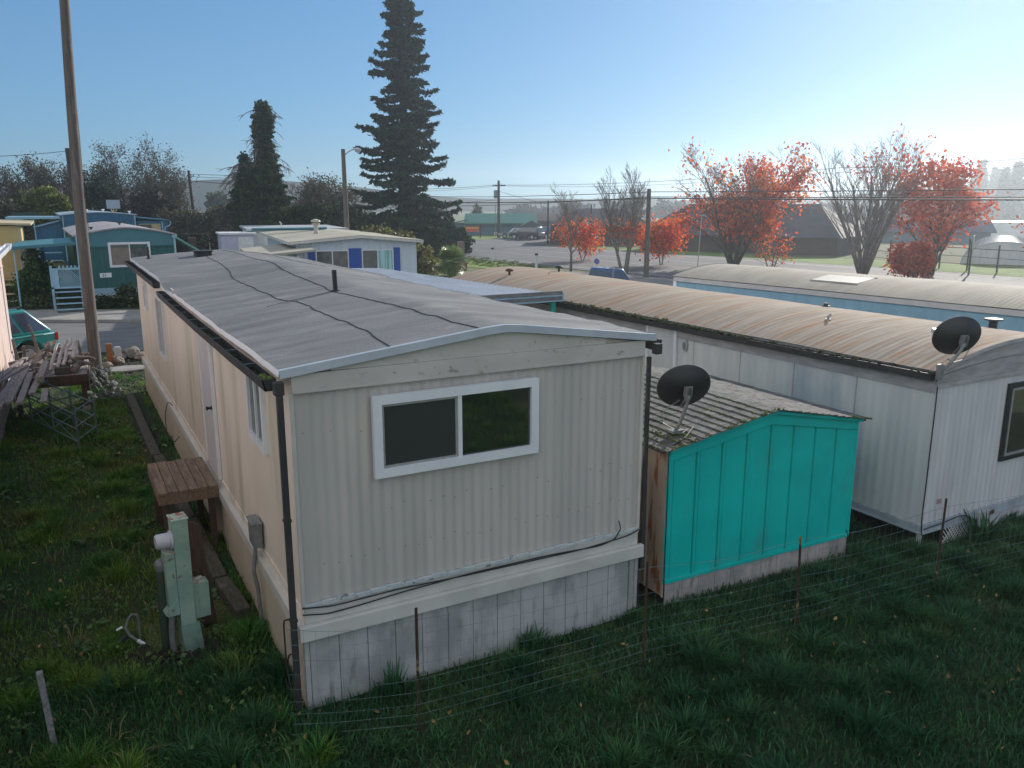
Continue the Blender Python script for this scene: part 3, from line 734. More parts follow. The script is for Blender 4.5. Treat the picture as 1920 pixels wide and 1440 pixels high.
# upper bands
g = MB(); g.box(-.014, -.001, .0, WL, 2.20, 2.335); g.box(-.022, -.001, 0, WL, 2.34, 2.47); g.build('frieze_board', M_whtrim, wh, bevel=.004)
for k in range(13):
    y = 1.0 + k*1.18
for k in range(12): MB().box(-.006, .004, 1.2+k*1.15, 1.2+k*1.15+.012, .37, 2.20).build('panel_joint', M_whtrim, wh)
xs = np.linspace(-.03, WW+.03, 26)
g = MB()
for a, b in zip(xs[:-1], xs[1:]):
    for k in range(4):
        zb = 2.31 + .0*k
    za = (wpf(a)-2.33); zb = (wpf(b)-2.33)
    for k in range(4):
        y = -.012 - .008*(k % 2)
        g.add([(a, y, 2.33+za*k/4), (b, y, 2.33+zb*k/4), (b, y-.012, 2.33+zb*(k+1)/4), (a, y-.012, 2.33+za*(k+1)/4)], [(0,1,2,3)])
g.add([(p, -.02, 2.33) for p in (xs[0], xs[-1])] + [(xs[-1], .0, 2.33), (xs[0], .0, 2.33)], [(0,1,2,3)])
g.build('gable_siding', M_whtrim, wh)
g = MB(); g.grid([[(x, -.052, wpf(x)+.014) for x in xs], [(x, -.056, wpf(x)-.035) for x in xs], [(x, -.02, wpf(x)-.04) for x in xs]]); g.build('rake_trim', M_whtrim, wh)
g = MB(); g.box(-.01, WW, -.03, -.001, 2.27, 2.33); g.build('frieze_board', M_whtrim, wh, bevel=.003)
g = MB(); g.box(-.02, .0, -.02, WL, .27, .37); g.box(-.035, .0, -.03, WL, .25, .275); g.box(.0, WW, -.02, .0, .27, .37); g.box(0, WW, -.035, .0, .24, .27); g.build('floor_rail', mat('rail_greyblue', (.40,.45,.50), (.30,.33,.37), rough=.5), wh, bevel=.004)
g = MB(); g.box(.0, .05, -.012, .04, .0, .245); g.build('corner_post', M_trimw, wh)
g = MB(); g.box(1.25, 1.52, -.055, -.01, -.02, .33)
for k in range(9): g.box(1.53+k*.25, 1.53+k*.25+.245, -.03, -.006, -.02, .235)
g.build('skirting', mat('skirt_white', (.50,.50,.54), (.36,.34,.38), rough=.7, scale=3, c3=(.25,.15,.13), s3=3, st3=(4,1,.7), lo3=.6, hi3=.75, f3=.6), wh, bevel=.003)
g = MB()
for k in range(12):
    for s_ in (1, -1):
        x = .48 + k*.064; a = Vector((x, -.006 - .004*(s_ > 0), .0)); dx = .22*s_
        p0 = Vector((x, -.01-.005*(s_>0), .0)); p1 = Vector((x+dx, p0.y, .24))
        if p1.x < .45 or p1.x > 1.24: 
            tt = ((.45 if p1.x < .45 else 1.24) - x)/dx; p1 = p0.lerp(p1, tt)
        d_ = (p1-p0)
        if d_.length > .03: g.obox(p0, d_, Vector((.022,0,0)), Vector((0,-.004,0)))
g.box(.44, 1.25, -.02, -.008, .225, .245)
g.build('lattice', M_white, wh)
MB().box(.2, WW-.1, 1.0, WL-.3, .0, .24).build('under_floor', M_darkin, wh)
cable(wh, [(-.05,-.05,2.3), (-.03,-.04,2.0), (-.02,-.03,1.5), (-.02,-.03,1.0), (-.03,-.03,.5), (-.03,-.045,.3), (-.02,-.05,.25)], .009)
cable(wh, [(.02,-.04,.32), (.4,-.05,.34), (.8,-.05,.38), (1.0,-.06,.33), (1.1,-.05,.16), (1.24,-.06,.04)], .007)
MB().box(.31, .40, -.004, .0, .62, .685).build('sticker', mat('label_brown', (.33,.22,.22), rough=.6), wh)
MB().box(1.48, 1.60, -.06, -.04, .262, .32).build('sticker', M_rust, wh)
gutter(wh, -.045, .0, WL, 2.475, -1, name='gutter', sag=.03, w=.10, h=.085)
tag(lumps(620, lambda r: (-.095 + r.uniform(-.04,.035), (lambda q: q)(r.uniform(3.2, 12.5) if r.random() < .6 else r.uniform(0, 14)), 2.462 + r.uniform(-.02,.025)), .036, 21).build('gutter_moss', M_mossd, wh), kind='stuff')
tag(lumps(26, lambda r: (-.02 + r.uniform(-.03,.03), r.uniform(5.2, 9.2), 2.50 + r.uniform(0,.012)), .040, 22).build('moss_clump', M_moss, wh), kind='stuff')
# door, light, window
g = MB(); g.box(-.03, -.004, 5.17, 5.92, .42, 2.33); wd = g.build('door', M_whside, wh, bevel=.004)
g = MB(); g.box(-.045, -.003, 5.10, 5.168, .40, 2.40); g.box(-.045, -.003, 5.922, 5.99, .40, 2.40); g.box(-.045, -.003, 5.17, 5.92, 2.335, 2.40); g.build('door_frame', M_vinyl, wh, bevel=.003)
g = MB()
P = [(math.cos(a)*.055, math.sin(a)*.10) for a in [2*math.pi*k/18 for k in range(18)]]
g.prism([(4.86+p[0], 2.10+p[1]) for p in P], -.05, -.012, 'x'); pl = g.build('porch_light', M_meter, wh, bevel=.008)
g = MB(); g.prism([(4.86+p[0]*.72, 2.10+p[1]*.78) for p in P], -.062, -.05, 'x'); g.build('lens', M_conduit, pl)
window(wh, (1.60, -.012, 1.03), (1,0,0), (0,-1,0), 1.35, 1.13, frame=M_black, fw=.07, depth=.03, pm=(M_glass, M_glass), panes=1)
window(wh, (1.672, -.018, 1.102), (1,0,0), (0,-1,0), 1.20, .985, frame=M_alu, fw=.03, depth=.035, pm=(M_glass, M_glass), name='window_sash')
# roof fittings
for (x, y, k) in ((1.55, 12.2, 0), (2.3, 12.9, 1), (.9, 13.2, 2), (1.15, 2.75, 3), (2.5, 3.95, 4), (2.78, 1.0, 5)):
    z = wpf(x)
    g = MB()
    if k in (1, 2): g.lathe([(.03, -.02), (.03, .09), (.11, .10), (.11, .14), (.06, .17)], 14, (x, y, z)); g.build('roof_vent', M_gut if k == 1 else M_rust, wh)
    elif k == 3: g.tube([(x, y, z), (x, y, z+.05), (x+.03, y-.03, z+.09)], .022, 10).tube([(x,y,z-.01),(x,y,z+.012)], .05, 12); g.build('vent_pipe', M_alu, wh)
    elif k == 4: g.lathe([(.10, -.01), (.07, .02), (.04, .03), (.04, .07)], 12, (x, y, z)); g.build('roof_vent', M_gut, wh)
    elif k == 5: g.lathe([(.06, -.02), (.06, .12), (.13, .13), (.13, .155), (.04, .17)], 16, (x, y, z)); g.build('roof_vent', M_gut, wh)
    else: g.tube([(x, y, z), (x, y, z+.05)], .02, 8); g.build('vent_pipe', M_alu, wh)
x, y = 1.9, 1.35; z = wpf(x)

# ================================================================ BLUE LONG HOME
BX, BYY, BW, BL = 17.41, 3.48, 3.7, 15.4
bl, bpf = long_home('mobile_home', 'bright blue mobile home with arched tan metal roof behind the long white home', (BX, BYY, 0), R(6.0), BW, BL, 0.3, 2.54, 2.81, M_bluew, M_bluew, M_blroof, M_whtrim, period=.2)
g = MB(); g.box(-.04, -.002, 0, BL, 2.40, 2.52); g.build('eave_trim', mat('eave_trim_pale', (.50,.47,.47), (.42,.40,.40), rough=.5), bl, bevel=.004)
xs = np.linspace(-.04, BW+.04, 20)
for y_ in (BL+.056, -.056): MB().grid([[(x, y_, bpf(x)+.014) for x in xs], [(x, y_, bpf(x)-.1) for x in xs]]).build('rake_trim', M_whtrim, bl)
MB().box(-.03, .0, BL-.12, BL, .3, 2.39).build('corner_trim', M_vinyl, bl)
window(bl, (0, 11.6, 1.3), (0,-1,0), (-1,0,0), .8, .72, fw=.05, depth=.03)
g = MB(); z = bpf(1.0)
g.add([(.62, 9.9, bpf(.62)+.02), (1.42, 9.9, bpf(1.42)+.02), (1.42, 11.2, bpf(1.42)+.02), (.62, 11.2, bpf(.62)+.02)], [(0,1,2,3)])
g.box(.60, .64, 9.88, 11.22, bpf(.62)-.01, bpf(.62)+.024); g.box(1.40, 1.44, 9.88, 11.22, bpf(1.42)-.01, bpf(1.42)+.024)
g.build('skylight', mat('skylight', (.40,.38,.33), (.34,.33,.29), rough=.6, scale=4, stretch=(1,1,1)), bl)
MB().lathe([(.07, -.02), (.07, .10), (.14, .11), (.14, .14), (.04, .16)], 14, (2.2, 4.9, bpf(2.2))).build('roof_vent', M_gut, bl)

# ================================================================ CARPORT on the far side of the cream home
cp = thing('carport', 'carport roof of blue grey corrugated metal on teal posts between the cream and white homes', 'carport', (5.5, 14.9, 0))
rows = []
n = 60
for j in range(2):
    y = 0 if j == 0 else 8.9
    rows.append([( (3.92 if j == 0 else 3.0)*i/n*1.0, y, 2.70 + .10*(1 - i/n) + .014*math.cos(i*math.pi/1.0)*(1 if i % 2 else -1)*0) for i in range(n+1)])
rr = []
for j in range(150):
    y = 8.9*j/149; wdt = 3.92 - .9*j/149
    rr.append([(wdt*i/8, y, 2.80 - .10*i/8 + .012*math.sin(y*2*math.pi/.24)) for i in range(9)])
MB().grid(rr).build('roof', M_cport, cp, smooth='all')
MB().box(-.0, 3.93, -.04, -.004, 2.70, 2.78).build('fascia', M_cfas, cp, bevel=.004)
g = MB(); g.box(-.0, 3.94, -.05, -.008, 2.665, 2.692); g.box(3.93, 3.965, -.03, .1, 2.55, 2.74); g.box(0, 3.94, -.05, -.008, 2.555, 2.58); g.build('fascia_edge', M_bluetr, cp)
MB().box(0, 3.92, -.035, -.01, 2.582, 2.663).build('fascia', M_cfas, cp)
for x, y in ((3.72, .06), (2.25, .06), (3.2, 7.5)): MB().box(x, x+.1, y, y+.1, 0, 2.55).build('post', M_tealp, cp, bevel=.005)

# ================================================================ GROUND
def sheet(name, poly, z, m, kind='structure'):
    g = MB(); g.add([(p[0], p[1], z) for p in poly], [tuple(range(len(poly)))])
    o = g.build(name, m, fix=False)
    if o.data.polygons[0].normal.z < 0: o.data.flip_normals()
    return tag(o, kind=kind)
g = MB()
rings = [-630, -400, -60, -12, 60, 160, 400, 630]
ys_ = [-390, -60, -12, 40, 130, 300, 500, 630]
g.grid([[(x, y, -.012) for x in rings] for y in ys_]); tag(g.build('ground', M_lawnfar, fix=False), kind='structure')
# lawn near the camera, softly uneven
def lawn_z(x, y):
    return .035*noise.noise(Vector((x*.7, y*.7, 0))) + .02*noise.noise(Vector((x*2.1, y*2.1, 5))) + .0
rows = []
for j in range(150):
    y = -4 + 33*j/149; rows.append([(-9 + 24*i/110, y, lawn_z(-9 + 24*i/110, y) + .004) for i in range(111)])
tag(MB().grid(rows).build('lawn_ground', M_soil, smooth='all', fix=False), kind='structure')
# park street beyond the cream home and its kerb
def along(p, d, t): return (p[0]+d[0]*t, p[1]+d[1]*t)
ks = (-.19, 36.6); kd = (.876, -.482)
sheet('street', [along((ks[0], ks[1]), kd, -22), along(ks, kd, 5.2), (7.5, 31.5), (26, 36), (30, 52), (33, 40), (27, 26.5), (14, 25.6), (8, 25.6), (2.0, 28.2), (-.4, 28.6), (-3, 30), (-24, 34)], .036, M_street)
g = MB()
a = along(ks, kd, -22); b = along(ks, kd, 5.2); nrm = (.482, .876)
g.add([(a[0], a[1], .04), (b[0], b[1], .04), (b[0], b[1], .15), (a[0], a[1], .15), (a[0]+nrm[0]*.16, a[1]+nrm[1]*.16, .155), (b[0]+nrm[0]*.16, b[1]+nrm[1]*.16, .155), (b[0]+nrm[0]*3.0, b[1]+nrm[1]*3.0, .17), (a[0]+nrm[0]*3.0, a[1]+nrm[1]*3.0, .17)], [(0,1,2,3), (3,2,5,4), (4,5,6,7)])
tag(g.build('kerb', M_conc), kind='structure')
g = MB(); g.add([(b[0]-30*kd[0]+nrm[0]*3, b[1]-30*kd[1]+nrm[1]*3, .172), (b[0]+nrm[0]*3, b[1]+nrm[1]*3, .172), (b[0]+nrm[0]*16, b[1]+nrm[1]*16, .12), (b[0]-30*kd[0]+nrm[0]*16, b[1]-30*kd[1]+nrm[1]*16, .12)], [(0,1,2,3)])
tag(g.build('yard_ground', mat('yard_grass', (.02,.036,.012), (.03,.045,.012), rough=1, scale=1.2, bump=.8, bscale=9, bdist=.05), fix=False), kind='structure')
# highway: runs away from the viewer, slightly to the side
rdv = Vector((-.104, 1)); 
def rp(off, y): return (37.6 + off - .104*y, y)
NEAR, FAR = 0.0, 19.6
sheet('road', [rp(NEAR, -60), rp(FAR, -60), rp(FAR, 420), rp(NEAR, 420)], .030, M_asph)
for off, w in ((1.3, .14), (7.6, .12), (12.2, .12), (17.6, .14)):
    sheet('road_marking', [rp(off, -60), rp(off+w, -60), rp(off+w, 420), rp(off, 420)], .036, M_line)
for (name, poly, m, z) in (
    ('driveway', [(30.2, 47), (33.0, 46), rp(.2, 62), rp(.2, 30), (33.5, 30), (29, 36)], M_conc, .022),
    ('grass_verge', [(27.5, 53.0), (29.7, 52.6), (31.0, 58), rp(-.3, 72), rp(-.3, 130), (20, 130), (22, 70)], M_verge, .016),
    ('gravel_verge', [(27, 15), rp(-.2, 15), rp(-.2, 41), (31.5, 44), (24, 26)], mat('verge_gravel', (.12,.115,.07), (.08,.10,.03), rough=1, scale=1.3, bump=.6, bscale=20), .014),
    ('grass_verge', [rp(19.9, 20), (61, 20), (62, 36), (60, 46), (55.5, 58), (52, 80), (48.5, 84), rp(19.9, 87)], M_verge, .018),
    ('car_park', [(48.6, 84.5), (52.5, 80), (70, 80), (100, 120), (62, 105), rp(19.9, 105), rp(19.9, 87.5)], M_asph, .015),
    ('grass_verge', [rp(19.9, 97), (62, 105), (60, 117), (40, 128), (36, 114)], M_verge, .020)):
    sheet(name, poly, z, m)

def blades(name, n, region, h, w, m, parent=None, zf=lambda x, y: 0, seed=1, dens=None, clump=.5, lean=.5):
    """grass blades standing all over a region (x0,x1,y0,y1); two bent segments each"""
    r = np.random.default_rng(seed)
    x = r.uniform(region[0], region[1], n); y = r.uniform(region[2], region[3], n)
    # tussocks: pull part of the blades towards scattered centres
    nc = max(int((region[1]-region[0])*(region[3]-region[2])*3.2), 4)
    cx = r.uniform(region[0], region[1], nc); cy = r.uniform(region[2], region[3], nc); ch = r.uniform(.6, 1.7, nc)**1.3
    k = r.integers(0, nc, n); pull = r.random(n) < clump
    rad = r.normal(0, .11, n); ang = r.uniform(0, 2*np.pi, n)
    x = np.where(pull, cx[k] + rad*np.cos(ang), x); y = np.where(pull, cy[k] + rad*np.sin(ang), y)
    hh = h * r.uniform(.45, 1.25, n) * np.where(pull, ch[k], .75)
    if dens is not None:
        keep = dens(x, y, r.random(n)); x, y, hh, pull, ang, rad = x[keep], y[keep], hh[keep], pull[keep], ang[keep], rad[keep]; n = len(x)
    z = np.array([zf(a, b) for a, b in zip(x, y)])
    la = np.where(pull, ang + (rad < 0)*np.pi, r.uniform(0, 2*np.pi, n)) + r.normal(0, .5, n); ll = hh * r.uniform(.2, 1.0, n) * lean
    wa = r.uniform(0, 2*np.pi, n); ww = w * r.uniform(.6, 1.4, n)
    ux, uy = np.cos(wa)*ww/2, np.sin(wa)*ww/2
    lx, ly = np.cos(la)*ll, np.sin(la)*ll
    V = np.zeros((n, 5, 3))
    V[:, 0] = np.stack([x-ux, y-uy, z], 1); V[:, 1] = np.stack([x+ux, y+uy, z], 1)
    V[:, 2] = np.stack([x+ux*.8+lx*.35, y+uy*.8+ly*.35, z+hh*.6], 1); V[:, 3] = np.stack([x-ux*.8+lx*.35, y-uy*.8+ly*.35, z+hh*.6], 1)
    V[:, 4] = np.stack([x+lx, y+ly, z+hh*np.clip(1-ll/np.maximum(hh, 1e-3)*.35, .4, 1)], 1)
    base = np.arange(n)[:, None]*5
    F = np.concatenate([base + np.array([[0,1,2]]), base + np.array([[0,2,3]]), base + np.array([[3,2,4]])], 0)
    return npmesh(name, V.reshape(-1, 3), F, m, parent)
def dens_left(x, y, r):
    k = ~((x > 1.0) & (x < 1.4) & (y > 9.0) & (y < 21.5))
    k &= (x < 1.60)
    k &= ~((x > .28) & (x < 1.08) & (y > 8.0) & (y < 8.75) & (r > .12))
    k &= ~((y > 21.3) & (r > .25))
    k &= ~((x > 1.4) & (y > 14) & (r > .45))
    k &= ~((x < -1.55) & (y > 12))
    return k
tag(blades('grass', 200000, (-4.2, 1.62, 5.2, 24.0), .125, .010, M_grass, zf=lawn_z, seed=3, dens=dens_left, lean=.85, clump=.62), 'short uneven lawn grass beside the cream home', 'grass', kind='stuff')
def dens_right(x, y, r):
    k = ~((x > 1.55) & (x < 5.42) & (y > 6.80))
    k &= ~((x > 5.42) & (x < 5.78) & (y > 6.9)); k &= ~((x > 5.72) & (x < 8.80) & (y > 6.78 - (x-5.76)*.021))
    k &= ~((x > 8.8) & (x < 9.8) & (y > 7.2) & (r > .3)); k &= ~((x > 9.75) & (y > 6.42))
    return k
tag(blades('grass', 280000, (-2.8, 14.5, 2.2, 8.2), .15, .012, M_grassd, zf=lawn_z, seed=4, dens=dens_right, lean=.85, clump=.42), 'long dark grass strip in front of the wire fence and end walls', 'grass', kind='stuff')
tag(blades('grass', 60000, (-3, 9, -5.5, 2.2), .16, .022, M_grass, zf=lawn_z, seed=14, lean=.8), 'sunlit lawn grass under and behind the viewer', 'grass', kind='stuff')
tag(blades('grass', 16000, (28.0, 32.6, 52, 74), .07, .05, M_verge, seed=9, clump=.6), 'bright verge grass between the driveway and the highway', 'grass', kind='stuff')

def litter(name, n, fn, size, m, lab, seed):
    r = random.Random(seed); P = [fn(r) for _ in range(n)]
    return tag(leaf_mesh(name, P, size, m, flat=0, updir=(0,0,0)), lab, 'leaves', kind='stuff')
M_dead = mat('dead_leaf', (.22,.13,.05), (.30,.22,.08), rough=.9, scale=3, isl=.5)
litter('fallen_leaves', 420, lambda r: (r.uniform(-3.5, 1.5), r.uniform(5.5, 22), .06 + r.uniform(0, .04)), .035, M_dead, 'scattered dead leaves lying on the lawn and roofs', 91)
litter('fallen_leaves', 300, lambda r: (r.uniform(-2, 13), r.uniform(3, 6.7), .08 + r.uniform(0, .05)), .03, M_dead, 'dead leaves caught in the long grass strip by the fence', 92)

M_weed = mat('broad_weeds', (.05,.12,.03), (.09,.16,.04), rough=.55, scale=2, isl=.5, subs=.25)
def weed_pts(n, x0, x1, y0, y1, seed, ok):
    r = np.random.default_rng(seed); c = np.stack([r.uniform(x0, x1, n//14), r.uniform(y0, y1, n//14)], 1); out = []
    for a, b in c:
        if noise.noise(Vector((a*.5, b*.5, 9))) < -.05: continue
        for _ in range(14):
            x = a + r.normal(0, .09); y = b + r.normal(0, .09)
            if ok(x, y): out.append((x, y, .05 + abs(r.normal(0, .035))))
    return out
tag(leaf_mesh('weeds', weed_pts(9000, -3.8, 1.5, 5.2, 20, 5, lambda x, y: x < 1.5), .045, M_weed, flat=.5, aspect=1.4), 'low broad leaved weeds mixed into the lawn beside the cream home', 'weeds', kind='stuff')
tag(blades('dry_grass', 3500, (-4, 1.5, 5.2, 22), .17, .009, mat('straw', (.24,.20,.09), (.16,.15,.06), rough=.8, isl=.3), zf=lawn_z, seed=24, dens=dens_left, lean=1.2, clump=.8), 'thin dry straw coloured grass stalks in the lawn', 'grass', kind='stuff')

# ================================================================ WIRE FENCE in front
fn = thing('wire_fence', 'sagging green welded wire fence on thin rusty posts across the grass strip', 'fence', (1.35, 6.25, 0))
FP = [(.0, .15), (1.02, -.25), (3.40, -.38), (5.32, -.62), (7.53, -.75), (10.9, -1.1)]
def fpos(s):
    d = [0]
    for a, b in zip(FP[:-1], FP[1:]): d.append(d[-1] + math.dist(a, b))
    s = max(0, min(s, d[-1]-1e-6))
    for i in range(len(FP)-1):
        if s <= d[i+1]:
            t = (s-d[i])/(d[i+1]-d[i]); return (FP[i][0]*(1-t)+FP[i+1][0]*t, FP[i][1]*(1-t)+FP[i+1][1]*t, t)
tot = sum(math.dist(a, b) for a, b in zip(FP[:-1], FP[1:]))
mesh = MB(); ht = [0, .10, .2, .3, .42, .54, .68, .82, .96, 1.10]
def fz(h, s, t): return h - (.05*math.sin(math.pi*t)) * h/1.1 + .01*noise.noise(Vector((s*1.3, h, 2))) + (.02 if h == 0 else 0)
for h_ in ht:
    P = []
    for i in range(110):
        s = tot*i/109; x, y, t = fpos(s); P.append((x + 0, y + .04*noise.noise(Vector((s*.9, h_*1.5, 1))), fz(h_, s, t)))
    mesh.tube(P, .0016 if h_ < 1.0 else .0025, 3, cap=False)
i = 0; s = .03
while s < tot:
    x, y, t = fpos(s); dx = .02*noise.noise(Vector((s*2, 3, 0)))
    mesh.tube([(x+dx, y, .02), (x-dx, y + .04*noise.noise(Vector((s*.9, .8, 1))), fz(.55, s, t)), (x-dx*.5, y + .04*noise.noise(Vector((s*.9, 1.6, 1))), fz(1.10, s, t))], .0012, 3, cap=False); s += .105
mesh.build('wire_mesh', M_wire, fn, fix=False)
for k, (x, y) in enumerate(FP[1:5]):
    g = MB(); hgt = (1.22, 1.17, 1.14, 1.20)[k]; lx = (0, .01, -.05, .02)[k]
    for (a, b, c_, d_) in ((-.013, .013, -.003, .003), (-.003, .003, -.018, -.0035)):
        g.obox((x+a+lx*0, y+c_+.012, 0), (b-a, 0, 0), (0, d_-c_, 0), (lx, 0, hgt))
    g.build('post', M_rust, fn)
st = MB(); st.obox((-.50, 7.35, 0), (.05, 0, 0), (0, .05, 0), (-.04, .02, .72)); 
tag(st.build('stake', M_wood, bevel=.004), 'short grey wooden stake alone in the lawn', 'stake')

# ================================================================ METER PEDESTAL
mp = thing('meter_pedestal', 'mint green electric meter pedestal with peeling paint, grey meter and flexible conduit', 'meter pedestal', (.80, 8.55, 0), R(6))
g = MB(); g.box(-.09, .06, -.10, .10, .02, 1.46); col = g.build('cabinet', M_mint, mp, bevel=.006)
MB().box(-.10, .07, -.11, .11, 1.462, 1.475).build('cap', M_mintp, mp, bevel=.004)
g = MB(); g.box(-.19, -.092, -.09, .08, .52, 1.12); g.build('meter_box', M_mint, mp, bevel=.006)
MB().box(-.195, -.092, -.095, .085, 1.122, 1.135).build('box_lid', M_mintp, mp)
g = MB(); g.tube([(-.092, -.01, 1.24), (-.115, -.01, 1.24)], .098, 20).tube([(-.115, -.01, 1.24), (-.23, -.01, 1.245), (-.25, -.01, 1.245)], [.08, .078, .066], 20); g.build('meter', M_meter, mp, smooth=True)
g = MB(); g.prism([(-.235, .47), (-.10, .62), (-.092, .60), (-.092, .44), (-.21, .44)], -.10, .09, 'y'); g.build('sloped_hood', M_mint, mp, bevel=.004)
g = MB(); g.box(.062, .22, -.07, .08, .33, .72); g.box(.10, .112, -.08, -.07, .34, .71); g.build('socket_box', M_mint, mp, bevel=.012)
MB().box(.06, .185, -.072, .082, .722, .735).build('box_lid', M_mintp, mp)
g = MB(); g.obox((-.08, -.16, -.02), (.19, 0, 0), (0, .03, 0), (-.02, .06, .33)); g.build('access_plate', mat('mint_dirty', (.16,.27,.235), (.10,.17,.14), rough=.7, scale=5), mp, bevel=.003)
g = MB(); g.tube([(-.22, .08, .0), (-.215, .08, .55), (-.21, .075, .88), (-.205, .07, .94)], [.05, .05, .052, .045], 12); g.build('rear_pipe', mat('pipe_green_dark', (.035,.06,.04), rough=.7), mp, smooth=True)
MB().lathe([(.05, 0), (.06, .02), (.06, .08), (.045, .11), (.02, .125)], 14, (-.207, .072, .90)).build('pipe_cap', M_conduit, mp, smooth=True)
P = []; rs = []
for k in range(60):
    t = k/59; P.append((-.16 - .025*math.sin(t*2.5), -.05 - .02*t, .45*(1-t)+.0)); rs.append(.030 + .005*(k % 2))
MB().tube(P, rs, 12).build('flexible_conduit', M_conduit, mp, smooth='all')
# black gravel at its foot
tag(lumps(260, lambda r: (.62 + r.gauss(0,.20), 8.34 + r.gauss(0,.12), .02+r.uniform(0,.03)), .022, 31).build('gravel', M_mud), 'patch of black gravel at the foot of the mint meter pedestal', 'gravel', kind='stuff')
bp = MB(); bp.obox((.93, 8.86, 0), (.16, 0, 0), (0, .035, 0), (-.11, .03, 1.27)); bp.obox((.93, 8.86, 0), (.001, 0, 0), (0, .035, 0), (-.01, .0, .1))
bp = MB(); bp.add([(.97,8.9,0), (1.13,8.9,0), (1.13,8.94,0), (.97,8.94,0), (.88,8.93,1.28), (1.04,8.93,1.19), (1.04,8.97,1.19), (.88,8.97,1.28)], [(0,3,2,1), (4,5,6,7), (0,1,5,4), (1,2,6,5), (2,3,7,6), (3,0,4,7)])
tag(bp.build('board_post', M_dkwood, bevel=.003), 'brown upright board with slanted top standing behind the mint meter pedestal', 'post')
wr = thing('water_riser', 'bent silver and white water pipe with a small valve in the lawn', 'water pipe', (.34, 8.93, 0))
MB().tube([(.0,0,0), (0,0,.24), (-.01,0,.31), (-.06,-.01,.33), (-.10,-.02,.29)], .012, 8).tube([(-.10,-.02,.29), (-.13,-.03,.2), (-.10,-.06,.12), (-.03,-.1,.06)], .015, 8).build('pipe', M_conduit, wr, smooth=True)
MB().tube([(-.03,-.1,.06), (.03,-.14,.02)], .02, 10).tube([(-.16,-.03,.22), (-.22,-.04,.2)], .012, 8).build('fitting', M_vinyl, wr)
MB().tube([(-.13,-.05,.13), (-.19,-.07,.08)], .026, 8).build('valve', M_gut, wr)

# ================================================================ TIMBER EDGING
for (a, b, lab) in (((1.06, 21.2), (1.10, 15.7), 'long grey timber edging board farthest along the lawn by the cream home'),
                    ((1.13, 15.65), (1.19, 12.15), 'middle timber edging board, ending just before the plank deck'),
                    ((1.22, 12.1), (1.25, 9.9), 'timber edging board running out from under the plank deck'),
                    ((1.26, 9.85), (1.33, 8.9), 'short split timber edging board near the mint meter pedestal')):
    g = MB(); d_ = Vector((b[0]-a[0], b[1]-a[1], 0)); s_ = Vector((d_.y, -d_.x, 0)).normalized()*-.17
    o = Vector((a[0], a[1], -.02)); g.obox(o, d_, s_, (0, 0, .14))
    ob = g.build('timber_edging', M_timb, bevel=.012); tag(ob, lab, 'edging board', 'timber edging boards along the lawn')

# ================================================================ TABLE WITH DRIFTWOOD
tb = thing('work_table', 'rough heavy timber table carrying a heap of driftwood', 'table', (-1.15, 20.5, 0), R(-3))
g = MB()
for k in range(7): g.box(-.02, 1.42, .02+k*.29, .02+k*.29+.283, .80+.004*(k % 2), .845+.004*(k % 2))
g.build('table_top', M_wood, tb, bevel=.006)
g = MB(); g.box(-.04, 1.45, -.04, .015, .69, .86); g.box(-.02, 1.40, -.02, .015, .62, .68); g.box(1.40, 1.45, .02, 2.0, .68, .80); g.box(-.04, .01, .02, 2.0, .68, .80); g.box(0, 1.40, 1.95, 2.0, .68, .80); g.build('apron', M_dkwood, tb, bevel=.006)
for x in (.0, 1.29):
    for y in (.03, 1.85): MB().box(x, x+.10, y, y+.10, 0, .68).build('leg', M_dkwood, tb)
MB().box(1.27, 1.43, -.02, .03, 0, .12).build('foot_block', M_wood, tb)
rd = random.Random(12)
def stick(name, P, r, m, lab, grp, cat='driftwood'):
    return tag(MB().tube(P, r, 7).build(name, m, smooth=True), lab, cat, grp)
def wiggle(a, b, n=7, amp=.06, bow=.0):
    a = Vector(a); b = Vector(b); out = []
    for k in range(n):
        t = k/(n-1); p = a.lerp(b, t); q = amp if 0 < k < n-1 else 0
        out.append(p + Vector((rd.uniform(-q,q), rd.uniform(-q,q), rd.uniform(-q,q)*.7 + bow*math.sin(math.pi*t))))
    return out
TOP = .86
# pale barkless sticks leaning at the front
for k, (x, dx) in enumerate(((-.42, .18), (-.30, .26), (-.18, .22), (-.03, .20), (.02, .14))):
    P = wiggle((x, 20.72 + .03*k, TOP + .10 + .04*k), (x+dx, 21.2, TOP + .62 + .05*(k % 3)), 6, .025)
    stick('driftwood', P, [.038, .042, .04, .036, .034, .03], M_driftw, 'bleached pale driftwood stick leaning at the front of the heap', 'bleached sticks of the driftwood heap')
for k in range(38):
    x = rd.uniform(-.95, .22); y = rd.uniform(20.75, 22.2)
    hz = max(.08, .62 - 1.1*abs(x+.28)) ; z = TOP + .05 + rd.uniform(0, hz)
    L_ = rd.uniform(.3, .85); A = rd.uniform(-.7, 1.2) if rd.random() < .6 else rd.uniform(1.2, 2.6)
    d_ = Vector((math.cos(A)*L_, math.sin(A)*L_*.7, rd.uniform(-.12, .35)*L_))
    a = Vector((x, y, z)) - d_*.5; b = a + d_; a.z = max(a.z, TOP+.04); b.z = max(b.z, TOP+.04)
    r_ = rd.uniform(.022, .06); P = wiggle(a, b, 6, .04, rd.uniform(0, .06))
    stick('driftwood', P, [r_*.7, r_, r_*1.1, r_*.9, r_*.8, r_*.5], M_drift, 'grey brown piece of gnarled driftwood in the heap on the timber table', 'gnarled pieces of the driftwood heap')
